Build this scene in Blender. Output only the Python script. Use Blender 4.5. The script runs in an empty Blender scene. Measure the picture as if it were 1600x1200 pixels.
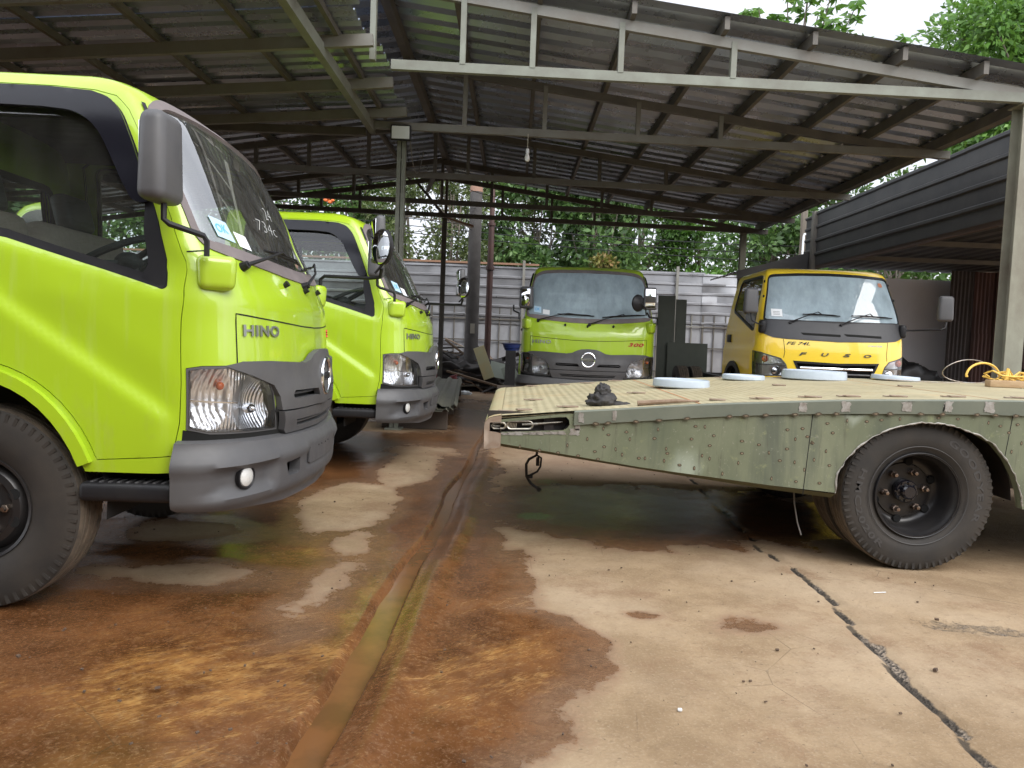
import bpy, bmesh, math, random
import numpy as np
from math import sin, cos, pi, radians, sqrt, atan2
from mathutils import Vector, Matrix, noise
from mathutils.geometry import delaunay_2d_cdt
random.seed(7)
SC = bpy.context.scene
C = SC.collection

# ------------------------------------------------------------ materials
MATS = {}
def new_mat(name):
    m = bpy.data.materials.new(name); m.use_nodes = True
    nt = m.node_tree; nt.nodes.clear()
    out = nt.nodes.new('ShaderNodeOutputMaterial')
    return m, nt, out
def N(nt, t, **kw):
    n = nt.nodes.new(t)
    for k, v in kw.items():
        if k.startswith('i_'):
            n.inputs[k[2:].replace('_', ' ')].default_value = v
        else: setattr(n, k, v)
    return n
def L(nt, a, b): nt.links.new(a, b)
def rgba(c): return (c[0], c[1], c[2], 1)
def ramp(nt, src, stops):
    r = N(nt, 'ShaderNodeValToRGB'); e = r.color_ramp.elements
    while len(e) < len(stops): e.new(0.5)
    for el, (p, c) in zip(e, stops):
        el.position = p; el.color = rgba(c) if isinstance(c, (tuple, list)) else (c, c, c, 1)
    L(nt, src, r.inputs[0]); return r.outputs[0]
def mixc(nt, fac, a, b, mode='MIX'):
    m = N(nt, 'ShaderNodeMix', data_type='RGBA', blend_type=mode)
    for inp, v in ((m.inputs[0], fac), (m.inputs[6], a), (m.inputs[7], b)):
        if isinstance(v, (int, float)): inp.default_value = v
        elif isinstance(v, tuple): inp.default_value = rgba(v)
        else: L(nt, v, inp)
    return m.outputs[2]
def mth(nt, op, a, b=None, c=None):
    m = N(nt, 'ShaderNodeMath', operation=op)
    for i, v in enumerate((a, b, c)):
        if v is None: continue
        if isinstance(v, (int, float)): m.inputs[i].default_value = v
        else: L(nt, v, m.inputs[i])
    return m.outputs[0]
def tex(nt, scale, detail=4, rough=.6, stretch=None, coord='Object', dist=0.):
    tc = N(nt, 'ShaderNodeTexCoord'); n = N(nt, 'ShaderNodeTexNoise')
    n.inputs['Scale'].default_value = scale; n.inputs['Detail'].default_value = detail
    n.inputs['Roughness'].default_value = rough; n.inputs['Distortion'].default_value = dist
    if stretch:
        mp = N(nt, 'ShaderNodeMapping'); mp.inputs['Scale'].default_value = stretch
        L(nt, tc.outputs[coord], mp.inputs[0]); L(nt, mp.outputs[0], n.inputs[0])
    else: L(nt, tc.outputs[coord], n.inputs[0])
    return n.outputs[0]
def bump(nt, h, strength=.3, dist=.01):
    b = N(nt, 'ShaderNodeBump'); b.inputs['Strength'].default_value = strength
    b.inputs['Distance'].default_value = dist; L(nt, h, b.inputs['Height']); return b.outputs[0]
def mat(name, col, rough=.5, metal=0., col2=None, nscale=6., spread=.5, bmp=0., bscale=60., coat=0., rvar=0., stretch=None, spec=.5, dist=.004):
    """principled material with two-tone noise, roughness variation and bump"""
    if name in MATS: return MATS[name]
    m, nt, out = new_mat(name)
    p = N(nt, 'ShaderNodeBsdfPrincipled'); L(nt, p.outputs[0], out.inputs[0])
    p.inputs['Metallic'].default_value = metal; p.inputs['Roughness'].default_value = rough
    p.inputs['Specular IOR Level'].default_value = spec
    if coat: p.inputs['Coat Weight'].default_value = coat; p.inputs['Coat Roughness'].default_value = .04
    if col2 is not None:
        f = ramp(nt, tex(nt, nscale, 6, .65, stretch), [(.5 - spread / 2, 0.), (.5 + spread / 2, 1.)])
        L(nt, mixc(nt, f, col, col2), p.inputs['Base Color'])
    else: p.inputs['Base Color'].default_value = rgba(col)
    if rvar:
        r = ramp(nt, tex(nt, nscale * 2.3, 5), [(.3, max(0, rough - rvar)), (.7, min(1, rough + rvar))])
        L(nt, r, p.inputs['Roughness'])
    if bmp: L(nt, bump(nt, tex(nt, bscale, 4), bmp, dist), p.inputs['Normal'])
    MATS[name] = m; return m

def paint(name, c, c2):
    m, nt, out = new_mat(name); p = N(nt, 'ShaderNodeBsdfPrincipled'); L(nt, p.outputs[0], out.inputs[0])
    f = ramp(nt, tex(nt, 3., 6, .6), [(.35, 0.), (.75, 1.)])
    base = mixc(nt, mth(nt, 'MULTIPLY', f, .25), c, c2)
    dust = ramp(nt, tex(nt, 9., 8, .75, (1, 1, .5)), [(.52, 0.), (.8, 1.)])
    g = N(nt, 'ShaderNodeTexCoord'); sp = N(nt, 'ShaderNodeSeparateXYZ'); L(nt, g.outputs['Object'], sp.inputs[0])
    low = ramp(nt, sp.outputs[2], [(.5, 1.), (1.2, .25)])
    col = mixc(nt, mth(nt, 'MULTIPLY', mth(nt, 'MULTIPLY', dust, low), .42), base, (.34, .27, .16))
    # faint vertical rain streaks of dried dust
    st = ramp(nt, tex(nt, 14., 4, .6, (1, 1, .06)), [(.55, 0.), (.8, 1.)])
    col = mixc(nt, mth(nt, 'MULTIPLY', st, .16), col, (.55, .55, .35))
    L(nt, col, p.inputs['Base Color'])
    p.inputs['Roughness'].default_value = .36
    p.inputs['Coat Weight'].default_value = .8
    L(nt, ramp(nt, dust, [(0, .05), (1, .28)]), p.inputs['Coat Roughness'])
    L(nt, bump(nt, tex(nt, 2.2, 2), .05, .02), p.inputs['Normal'])
    MATS[name] = m; return m
PAINT_G = paint('lime_paint', (.365, .535, .016), (.33, .46, .025))
PAINT_Y = paint('yellow_paint', (.86, .60, .03), (.80, .55, .04))

def glass(name, tint, refl=.0, dust=.06, ior=1.55):
    m, nt, out = new_mat(name)
    tr = N(nt, 'ShaderNodeBsdfTransparent'); tr.inputs[0].default_value = rgba(tint)
    gl = N(nt, 'ShaderNodeBsdfGlossy'); gl.inputs['Roughness'].default_value = .015
    df = N(nt, 'ShaderNodeBsdfDiffuse'); df.inputs[0].default_value = (.42, .42, .38, 1)
    fr = N(nt, 'ShaderNodeFresnel'); fr.inputs[0].default_value = ior
    f = mth(nt, 'MINIMUM', mth(nt, 'ADD', fr.outputs[0], refl), 1.)
    m1 = N(nt, 'ShaderNodeMixShader'); L(nt, f, m1.inputs[0]); L(nt, tr.outputs[0], m1.inputs[1]); L(nt, gl.outputs[0], m1.inputs[2])
    d = ramp(nt, tex(nt, 7., 8, .7, (1, 1, .25)), [(.3, dust * .35), (.75, dust * 1.8)])
    m2 = N(nt, 'ShaderNodeMixShader'); L(nt, d, m2.inputs[0]); L(nt, m1.outputs[0], m2.inputs[1]); L(nt, df.outputs[0], m2.inputs[2])
    L(nt, m2.outputs[0], out.inputs[0]); MATS[name] = m; return m
GLASS = glass('windscreen_glass', (.70, .80, .76), .42, .06)
def sky_sheen(name):
    m = glass(name, (.5, .6, .62), .10, .5); d = [n for n in m.node_tree.nodes if n.type == 'BSDF_DIFFUSE'][0]; d.inputs[0].default_value = (.50, .62, .68, 1)
    r = [n for n in m.node_tree.nodes if n.type == 'VALTORGB'][0]; r.color_ramp.elements[0].color = (.40, .40, .40, 1); r.color_ramp.elements[1].color = (.66, .66, .66, 1); return m
GLASS_SKY_SHEEN = sky_sheen('painted_sheen_windscreen')  # pale sky reflection painted into the glass as a bluish diffuse layer
GLASS_SIDE = glass('door_glass', (.82, .88, .85), .02, .03)
GLASS_DARK = glass('smoked_plastic', (.05, .05, .07), .02, .05)
LENS = glass('lamp_lens', (.93, .94, .95), .04, .03)

GREY = mat('grey_plastic', (.070, .070, .074), .52, 0, (.095, .093, .092), 5, .5, .15, 300, rvar=.08, dist=.001)
BLK = mat('black_plastic', (.010, .010, .012), .45, 0, (.020, .019, .019), 8, .5, .1, 200, dist=.001, spec=.3)
SEAL = mat('rubber_seal', (.12, .10, .10), .7, 0, (.20, .17, .165), 6, .5)
BLKGLOSS = mat('black_gloss', (.008, .008, .012), .16, coat=.4)
RUB = mat('tyre_rubber', (.011, .011, .011), .72, 0, (.045, .036, .027), 3.2, .5, .2, 120, dist=.002)
TREAD = mat('dusty_tread_rubber', (.05, .042, .034), .85, 0, (.17, .13, .09), 11, .4, .3, 90)
RIM = mat('black_rim', (.012, .012, .014), .32, .2, (.03, .027, .025), 6, .5)
CHROME = mat('chrome', (.82, .83, .85), .12, 1.)
CHROME_D = mat('worn_steel', (.45, .43, .40), .38, 1., (.3, .22, .16), 25, .4)
FRAME = mat('chassis_black', (.012, .012, .013), .5, 0, (.04, .03, .025), 5, .4)
MIRROR = mat('mirror_glass', (.8, .82, .84), .03, 1.)
ORANGE = mat('orange_lens', (.75, .13, .02), .25, coat=.5)
WHITEP = mat('white_paper', (.75, .77, .78), .6)
BLUEP = mat('blue_print', (.12, .42, .7), .6)
RED_B = mat('red_badge', (.45, .03, .03), .25, .5)
SEATM = mat('seat_cloth', (.40, .34, .29), .9, 0, (.30, .25, .21), 30, .6, .3, 200)
INTD = mat('cab_trim', (.022, .028, .028), .6, 0, (.035, .04, .04), 9)
LINER = mat('roof_lining', (.06, .055, .048), .9)
STEEL_G = mat('greenish_steel', (.22, .24, .195), .58, .0, (.13, .125, .10), 3, .5, .2, 40)
STEEL_D = mat('grimy_shaded_steel', (.07, .065, .06), .6, .1, (.14, .125, .10), 4, .5, .2, 40)
STEEL_M = mat('faded_shaded_primer', (.20, .205, .185), .6, 0, (.15, .13, .105), 3.2, .5, .2, 40)
ROOFM = mat('zinc_roof_sheet', (.33, .37, .44), .30, .65, (.22, .25, .31), 1.6, .6, .12, 14, rvar=.1, dist=.01)
ROOFM2 = mat('light_roof_sheet', (.42, .43, .43), .36, .75, (.26, .27, .28), 1.6, .6, .12, 14, rvar=.1, dist=.01)
FENCEM = mat('zinc_fence_sheet', (.33, .33, .335), .38, .7, (.25, .25, .26), 1.2, .6, .15, 9, rvar=.12, dist=.01)
FENCEP = mat('pale_fence_panel', (.36, .37, .385), .5, .2, (.25, .25, .26), 2.5, .5, .1, 9)
BLKSHEET = mat('black_painted_sheet', (.028, .028, .030), .55, .1, (.055, .053, .05), 2.5, .5, .2, 20)
RUST = mat('rusty_sheet', (.10, .045, .035), .75, .1, (.035, .02, .02), 3, .5, .3, 30, stretch=(1, 1, .25))
CONC = mat('pole_concrete', (.10, .095, .09), .9, 0, (.055, .05, .048), 5, .5, .4, 40)
GREYWALL = mat('grey_render', (.70, .71, .76), .85, 0, (.60, .60, .64), 1.2, .6, .2, 30)

# ------------------------------------------------------------ mesh helpers
class MB:
    def __init__(s): s.v = []; s.f = []
    def add(s, v, f):
        o = len(s.v); s.v += [tuple(p) for p in v]; s.f += [tuple(i + o for i in q) for q in f]; return s
    def box(s, c, d, rot=None):
        x, y, z = d[0] / 2, d[1] / 2, d[2] / 2
        vs = [Vector((a * x, b * y, e * z)) for a in (-1, 1) for b in (-1, 1) for e in (-1, 1)]
        if rot is not None: vs = [rot @ p for p in vs]
        vs = [(p[0] + c[0], p[1] + c[1], p[2] + c[2]) for p in vs]
        return s.add(vs, [(0, 1, 3, 2), (4, 6, 7, 5), (0, 4, 5, 1), (2, 3, 7, 6), (0, 2, 6, 4), (1, 5, 7, 3)])
    def rbox(s, c, d, r=.01, seg=3, rot=None, taper=None):
        bm = bmesh.new(); bmesh.ops.create_cube(bm, size=1)
        for v in bm.verts:
            v.co = Vector((v.co.x * d[0], v.co.y * d[1], v.co.z * d[2]))
            if taper and v.co.z > 0: v.co.x *= taper[0]; v.co.y *= taper[1]
        bmesh.ops.bevel(bm, geom=list(bm.edges), offset=r, segments=seg, profile=.5, affect='EDGES')
        vs = [v.co.copy() for v in bm.verts]
        if rot is not None: vs = [rot @ p for p in vs]
        fs = [tuple(v.index for v in f.verts) for f in bm.faces]
        bm.free()
        return s.add([(p[0] + c[0], p[1] + c[1], p[2] + c[2]) for p in vs], fs)
    def bar(s, a, b, w, h, up=(0, 0, 1)):
        a = Vector(a); b = Vector(b); d = (b - a); l = d.length; d.normalize()
        u = Vector(up)
        if abs(d.dot(u)) > .97: u = Vector((0, 1, 0))
        sd = d.cross(u).normalized(); u = sd.cross(d).normalized()
        R = Matrix((d, sd, u)).transposed()
        return s.box((a + b) / 2, (l, w, h), R)
    def tube(s, pts, r, n=8, cap=True):
        pts = [Vector(p) for p in pts]; rs = r if isinstance(r, (list, tuple)) else [r] * len(pts)
        vs = []; fs = []; prev = None
        for i, p in enumerate(pts):
            t = (pts[min(i + 1, len(pts) - 1)] - pts[max(i - 1, 0)]).normalized()
            if prev is None:
                u = t.cross(Vector((0, 0, 1)))
                if u.length < .1: u = t.cross(Vector((0, 1, 0)))
            else: u = prev - t * prev.dot(t)
            u.normalize(); prev = u; w = t.cross(u)
            for k in range(n):
                a = 2 * pi * k / n; vs.append(p + (u * cos(a) + w * sin(a)) * rs[i])
        for i in range(len(pts) - 1):
            for k in range(n):
                k2 = (k + 1) % n; fs.append((i * n + k, i * n + k2, (i + 1) * n + k2, (i + 1) * n + k))
        if cap: fs.append(tuple(range(n - 1, -1, -1))); fs.append(tuple((len(pts) - 1) * n + k for k in range(n)))
        return s.add(vs, fs)
    def lathe(s, prof, c=(0, 0, 0), axis='Y', n=48, a0=0., a1=2 * pi):
        """prof: (axial, radius)"""
        full = abs(a1 - a0 - 2 * pi) < 1e-6; m = n if full else n + 1
        vs = []; fs = []
        for k in range(m):
            a = a0 + (a1 - a0) * k / n
            for (t, r) in prof:
                q = (r * cos(a), t, r * sin(a)) if axis == 'Y' else ((r * cos(a), r * sin(a), t) if axis == 'Z' else (t, r * cos(a), r * sin(a)))
                vs.append((q[0] + c[0], q[1] + c[1], q[2] + c[2]))
        P = len(prof)
        for k in range(n):
            k2 = (k + 1) % m
            for j in range(P - 1): fs.append((k * P + j, k * P + j + 1, k2 * P + j + 1, k2 * P + j))
        return s.add(vs, fs)
    def disc(s, c, r, axis='Y', n=24):
        vs = []
        for k in range(n):
            a = 2 * pi * k / n
            q = (r * cos(a), 0, r * sin(a)) if axis == 'Y' else ((r * cos(a), r * sin(a), 0) if axis == 'Z' else (0, r * cos(a), r * sin(a)))
            vs.append((c[0] + q[0], c[1] + q[1], c[2] + q[2]))
        return s.add(vs, [tuple(range(n))])
    def sphere(s, c, r, n=12, m=8):
        vs = []; fs = []
        r = r if isinstance(r, (tuple, list)) else (r, r, r)
        for i in range(m + 1):
            t = pi * i / m
            for k in range(n):
                a = 2 * pi * k / n; vs.append((c[0] + r[0] * sin(t) * cos(a), c[1] + r[1] * sin(t) * sin(a), c[2] + r[2] * cos(t)))
        for i in range(m):
            for k in range(n): fs.append((i * n + k, (i + 1) * n + k, (i + 1) * n + (k + 1) % n, i * n + (k + 1) % n))
        return s.add(vs, fs)
    def build(s, name, m, parent=None, smooth=True, ang=35, loc=None):
        me = bpy.data.meshes.new(name); me.from_pydata(s.v, [], s.f); me.validate()
        if isinstance(m, (list, tuple)):
            for q in m: me.materials.append(q)
        else: me.materials.append(m)
        bm = bmesh.new(); bm.from_mesh(me)
        bmesh.ops.recalc_face_normals(bm, faces=bm.faces)
        if smooth:
            th = radians(ang)
            for f in bm.faces: f.smooth = True
            for e in bm.edges:
                if len(e.link_faces) == 2 and e.link_faces[0].normal.angle(e.link_faces[1].normal, 0) > th: e.smooth = False
        bm.to_mesh(me); bm.free()
        o = bpy.data.objects.new(name, me); C.objects.link(o)
        if parent is not None: o.parent = parent
        if loc is not None: o.location = loc
        return o
def raw_obj(name, v, f, m, parent=None, smooth=True):
    me = bpy.data.meshes.new(name); me.from_pydata([tuple(p) for p in v], [], f); me.materials.append(m)
    if smooth: me.shade_smooth()
    o = bpy.data.objects.new(name, me); C.objects.link(o)
    if parent is not None: o.parent = parent
    return o
def empty(name, loc=(0, 0, 0), rz=0.):
    o = bpy.data.objects.new(name, None); C.objects.link(o); o.location = loc; o.rotation_euler = (0, 0, rz)
    o.empty_display_size = .2; return o
def tag(o, label=None, cat=None, group=None, kind=None):
    if label: o['label'] = label
    if cat: o['category'] = cat
    if group: o['group'] = group
    if kind: o['kind'] = kind
    return o
def children(o): return [c for c in C.objects if c.parent == o]
def copy_tree(o, parent=None, skip=()):
    ch = children(o)
    c = o.copy(); C.objects.link(c); c.parent = parent
    for k in ch:
        if k.name.split('.')[0] in skip: continue
        copy_tree(k, c)
    return c
def text_mesh(txt, size, depth, shear=0., spacing=1., bevel=.022):
    cu = bpy.data.curves.new('t', 'FONT'); cu.body = txt; cu.offset = bevel; cu.size = size; cu.extrude = depth; cu.shear = shear
    cu.space_character = spacing; cu.resolution_u = 3; cu.align_x = 'CENTER'; cu.align_y = 'CENTER'
    o = bpy.data.objects.new('t', cu); C.objects.link(o)
    dg = bpy.context.evaluated_depsgraph_get(); me = o.evaluated_get(dg).to_mesh()
    v = [tuple(p.co) for p in me.vertices]; f = [tuple(p.vertices) for p in me.polygons]
    o.evaluated_get(dg).to_mesh_clear(); bpy.data.objects.remove(o); bpy.data.curves.remove(cu)
    return v, f
def pchip(xs, ys):
    xs = list(xs); ys = list(ys); n = len(xs); h = [xs[i + 1] - xs[i] for i in range(n - 1)]; d = [(ys[i + 1] - ys[i]) / h[i] for i in range(n - 1)]
    m = [0.] * n; m[0] = d[0]; m[-1] = d[-1]
    for i in range(1, n - 1):
        if d[i - 1] * d[i] > 0:
            w1 = 2 * h[i] + h[i - 1]; w2 = h[i] + 2 * h[i - 1]; m[i] = (w1 + w2) / (w1 / d[i - 1] + w2 / d[i])
    def f(x):
        if x <= xs[0]: return ys[0] + m[0] * (x - xs[0])
        if x >= xs[-1]: return ys[-1]
        i = 0
        while x > xs[i + 1]: i += 1
        t = (x - xs[i]) / h[i]; t2 = t * t; t3 = t2 * t
        return (2 * t3 - 3 * t2 + 1) * ys[i] + (t3 - 2 * t2 + t) * h[i] * m[i] + (-2 * t3 + 3 * t2) * ys[i + 1] + (t3 - t2) * h[i] * m[i + 1]
    return f
def sstep(a, b, x):
    t = max(0., min(1., (x - a) / (b - a))); return t * t * (3 - 2 * t)
def inpoly(x, y, P):
    c = False; j = len(P) - 1
    for i in range(len(P)):
        xi, yi = P[i]; xj, yj = P[j]
        if (yi > y) != (yj > y) and x < (xj - xi) * (y - yi) / (yj - yi) + xi: c = not c
        j = i
    return c
def dens(P, res):
    o = []
    for i in range(len(P)):
        a = P[i]; b = P[(i + 1) % len(P)]; l = math.hypot(b[0] - a[0], b[1] - a[1]); k = max(1, int(math.ceil(l / res)))
        for j in range(k): t = j / k; o.append((a[0] + (b[0] - a[0]) * t, a[1] + (b[1] - a[1]) * t))
    return o
def rnd(P, r=.03, k=4):
    """round the corners of a polygon"""
    o = []; n = len(P)
    for i in range(n):
        p = Vector(P[i]); a = Vector(P[i - 1]); b = Vector(P[(i + 1) % n])
        da = a - p; db = b - p; rr = min(r, da.length * .45, db.length * .45)
        if da.normalized().dot(db.normalized()) < -.97: o.append(tuple(p)); continue
        p0 = p + da.normalized() * rr; p1 = p + db.normalized() * rr
        for j in range(k + 1):
            t = j / k; q = p0 * (1 - t) ** 2 + p * 2 * t * (1 - t) + p1 * t * t; o.append(tuple(q))
    return o
def inset(P, d):
    """move a polygon's edges inwards by d (outwards when negative)"""
    ar = sum(P[i - 1][0] * P[i][1] - P[i][0] * P[i - 1][1] for i in range(len(P))); sg = 1 if ar > 0 else -1
    o = []; n = len(P)
    for i in range(n):
        p = Vector(P[i]); a = (p - Vector(P[i - 1])); b = (Vector(P[(i + 1) % n]) - p)
        if a.length < 1e-6 or b.length < 1e-6: o.append(tuple(p)); continue
        a.normalize(); b.normalize()
        na = Vector((-a.y, a.x)) * sg; nb = Vector((-b.y, b.x)) * sg; m = (na + nb)
        if m.length < 1e-3: m = na
        m.normalize(); q = p + m * (d / max(.4, m.dot(na))); o.append(tuple(q))
    return o
def tri_region(outer, holes, res):
    pts = []; edges = []
    for P in [outer] + holes:
        P = dens(P, res); o = len(pts); pts += P
        edges += [(o + i, o + (i + 1) % len(P)) for i in range(len(P))]
    nb = len(pts); bp = np.array(pts)
    x0, y0 = bp.min(0); x1, y1 = bp.max(0)
    ys = np.arange(y0 + res * .5, y1, res * .87); row = 0
    for y in ys:
        row += 1
        for x in np.arange(x0 + res * (.5 if row % 2 else 1.), x1, res):
            if not inpoly(x, y, outer) or any(inpoly(x, y, h) for h in holes): continue
            if ((bp[:, 0] - x) ** 2 + (bp[:, 1] - y) ** 2).min() < (res * .45) ** 2: continue
            pts.append((x, y))
    r = delaunay_2d_cdt([Vector(p) for p in pts], edges, [], 0, 1e-7)
    V = [tuple(p) for p in r[0]]; F = []
    for f in r[2]:
        cx = sum(V[i][0] for i in f) / len(f); cy = sum(V[i][1] for i in f) / len(f)
        if inpoly(cx, cy, outer) and not any(inpoly(cx, cy, h) for h in holes): F.append(tuple(f))
    return V, F

# ------------------------------------------------------------ cab shell
class Shell:
    LY = [0, .2, .4, .6, .7, .78, .82, .842, .85]; LG = [0, .01, .035, .085, .125, .18, .235, .30, .38]
    def __init__(s, knots, rear, disp=None):
        K = list(zip(*knots)); v = K[0]
        s.x = pchip(v, K[1]); s.z = pchip(v, K[2]); s.w = pchip(v, K[3]); s.k = pchip(v, K[4])
        s.vmax = v[-1]; s.rear = rear; s.disp = disp
        n = 400; f = pchip(s.LY, s.LG); S = [0.]; Y = [0.]; G = [0.]
        for i in range(1, n + 1):
            y = .85 * sin(i / n * pi / 2); g = f(y); S.append(S[-1] + math.hypot(y - Y[-1], g - G[-1])); Y.append(y); G.append(g)
        s.S = np.array(S); s.Y = np.array(Y); s.G = np.array(G); s.sc = S[-1]; s.L = 1.25; s.smax = s.sc + s.L
    def base(s, a, v):
        sg = -1 if a < 0 else 1; a = abs(a)
        X = s.x(v); W = s.w(v); k = s.k(v)
        if a <= s.sc:
            y = float(np.interp(a, s.S, s.Y)); g = float(np.interp(a, s.S, s.G)); return Vector((X - k * g, sg * y / .85 * W, s.z(v)))
        t = (a - s.sc) / s.L; x0 = X - k * .38
        return Vector((x0 + t * (s.rear - x0), sg * W, s.z(v)))
    def n(s, a, v):
        e = .004; v = min(v, s.vmax - .02)
        du = s.base(a + e, v) - s.base(a - e, v); dv = s.base(a, v + e) - s.base(a, v - e)
        q = du.cross(dv)
        return q.normalized() if q.length > 1e-12 else Vector((0, 0, 1))
    def P(s, a, v, off=0.):
        p = s.base(a, v); d = off + (s.disp(s, a, v, p) if s.disp else 0.)
        return p + s.n(a, v) * d if d else p
    def fy(s, y, z):
        """(y,z) seen from the front -> (s,v)"""
        sg = -1 if y < 0 else 1; return (sg * float(np.interp(min(abs(y) / s.w(z) * .85, .8499), s.Y, s.S)), z)
    def sx(s, x, z, side=1):
        X = s.x(z); k = s.k(z); x0 = X - k * .38
        if x <= x0: return (side * (s.sc + s.L * (x0 - x) / (x0 - s.rear)), z)
        g = (X - x) / k; return (side * float(np.interp(g, s.G, s.S)), z)
def panel(sh, outer, holes=(), off=0., depth=.0, res=.035, mb=None):
    V, F = tri_region(outer, list(holes), res)
    mb = mb or MB()
    fo = off if callable(off) else (lambda a, v: off)
    P = [sh.P(a, v, fo(a, v)) for a, v in V]
    # orient outwards
    FF = []
    for f in F:
        nn = (P[f[1]] - P[f[0]]).cross(P[f[2]] - P[f[0]])
        m = sh.n(*V[f[0]]); FF.append(f if nn.dot(m) > 0 else f[::-1])
    mb.add(P, FF)
    if depth:
        cnt = {}
        for f in FF:
            for i in range(3):
                e = (f[i], f[(i + 1) % 3]); cnt[(min(e), max(e))] = cnt.get((min(e), max(e)), []) + [e]
        vs = []; fs = []
        for k, es in cnt.items():
            if len(es) == 1:
                a, b = es[0]; o = len(vs)
                na = sh.n(*V[a]); nb = sh.n(*V[b])
                vs += [P[a], P[b], P[b] - nb * depth, P[a] - na * depth]; fs.append((o + 1, o, o + 3, o + 2))
        mb.add(vs, fs)
    return mb
def ribbon(sh, pts, w, off=.0015, mb=None, depth=0.):
    """thin strip following points (s,v) on the shell"""
    mb = mb or MB(); D = []
    for i in range(len(pts) - 1):
        a, b = pts[i], pts[i + 1]; l = math.hypot(b[0] - a[0], b[1] - a[1]); k = max(1, int(l / .02))
        for j in range(k): t = j / k; D.append((a[0] + (b[0] - a[0]) * t, a[1] + (b[1] - a[1]) * t))
    D.append(pts[-1]); vs = []; fs = []
    for i, p in enumerate(D):
        a = D[max(i - 1, 0)]; b = D[min(i + 1, len(D) - 1)]; dx, dy = b[0] - a[0], b[1] - a[1]; l = math.hypot(dx, dy) or 1
        nx, ny = -dy / l * w / 2, dx / l * w / 2
        vs += [sh.P(p[0] + nx, p[1] + ny, off), sh.P(p[0] - nx, p[1] - ny, off)]
    for i in range(len(D) - 1): fs.append((2 * i, 2 * i + 1, 2 * i + 3, 2 * i + 2))
    mb.add(vs, fs); return mb
def mir(P): return [(-a, v) for a, v in P][::-1]
def text_on(sh, txt, y0, y1, z, h, depth=.006, shear=0., off=.002, spacing=1.0, bold=.022):
    """letters on the front: seen from outside, reading from truck's right (y<0) to left"""
    v, f = text_mesh(txt, 1., .5, shear, spacing, bold)
    A = np.array(v); w = A[:, 0].max() - A[:, 0].min(); hh = A[:, 1].max() - A[:, 1].min()
    A[:, 0] = (A[:, 0] - A[:, 0].min()) / w; A[:, 1] = (A[:, 1] - (A[:, 1].max() + A[:, 1].min()) / 2) / hh
    vs = []
    for p in A:
        y = y0 + (y1 - y0) * p[0]; zz = z + h * p[1]
        s_, v_ = sh.fy(y, zz); vs.append(sh.P(s_, v_, off + depth * (p[2] + .5)))
    return MB().add(vs, f)

# ------------------------------------------------------------ wheels
def tyre_prof(R, w, rimr):
    h = w / 2
    side = [(-h * .72, rimr), (-h * .80, rimr + .008), (-h * .97, rimr + (R - rimr) * .35), (-h, rimr + (R - rimr) * .5), (-h * .97, rimr + (R - rimr) * .72), (-h * .90, R - .016), (-h * .80, R - .004)]
    tread = []
    g = [-.52, -.2, .2, .52]; x = -h * .78
    for q in g:
        c = q * h; tread += [(c - .007, R), (c - .004, R - .011), (c + .004, R - .011), (c + .007, R)]
    return side, tread
def make_tyre(R, w, rimr, parent, groovy=True):
    side, tread = tyre_prof(R, w, rimr)
    mb = MB(); n = 72
    mb.lathe(side, n=n); mb.lathe([(-a, r) for a, r in side[::-1]], n=n)
    # shoulder blocks: lateral ribs on the shoulders
    for sg in (-1, 1):
        for k in range(66):
            a = 2 * pi * k / 66; c, s = cos(a), sin(a)
            R2 = Matrix(((c, 0, -s), (0, 1, 0), (s, 0, c)))
            y = sg * w / 2 * .915; r = R - .026
            mb.box((r * c, y, r * s), (.034, .007, .013), R2)
    o = mb.build('tyre', RUB, parent)
    t = MB()
    hw = w / 2 * .80
    t.lathe([(-hw, R - .004)] + tread + [(hw, R - .004)], n=n)
    tr = t.build('tread', TREAD, o)
    return o
def make_front_wheel(parent, c, sg=-1):
    R, w = .40, .205
    wh = empty('wheel', c); wh.parent = parent
    if sg > 0: wh.rotation_euler = (0, 0, pi)
    make_tyre(R, w, .205, wh)
    m = MB()
    m.lathe([(-.075, .212), (-.085, .208), (-.08, .196), (-.05, .192), (-.03, .180), (-.052, .168), (-.066, .155), (-.070, .13), (-.058, .125), (-.058, .08), (-.075, .075), (-.105, .07), (-.115, .05), (-.118, 0)], n=48)
    m.lathe([(.08, .205), (.05, .19), (-.02, .185)], n=32)
    rim = m.build('rim', RIM, wh)
    h = MB()
    for k in range(8):
        a = 2 * pi * (k + .5) / 8
        h.lathe([(-.0685, .0), (-.0688, .022), (-.066, .023)], c=(.143 * cos(a), 0, .143 * sin(a)), n=14)
    h.build('vent_hole', mat('hole_black', (.002, .002, .002), .9), rim)
    for k in range(6):
        a = 2 * pi * k / 6
        q = MB(); q.lathe([(-.058, .016), (-.078, .016), (-.08, .012), (-.092, .009), (-.092, 0)], c=(.102 * cos(a), 0, .102 * sin(a)), n=6)
        q.build('nut', CHROME_D, wh)
    return wh
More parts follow.
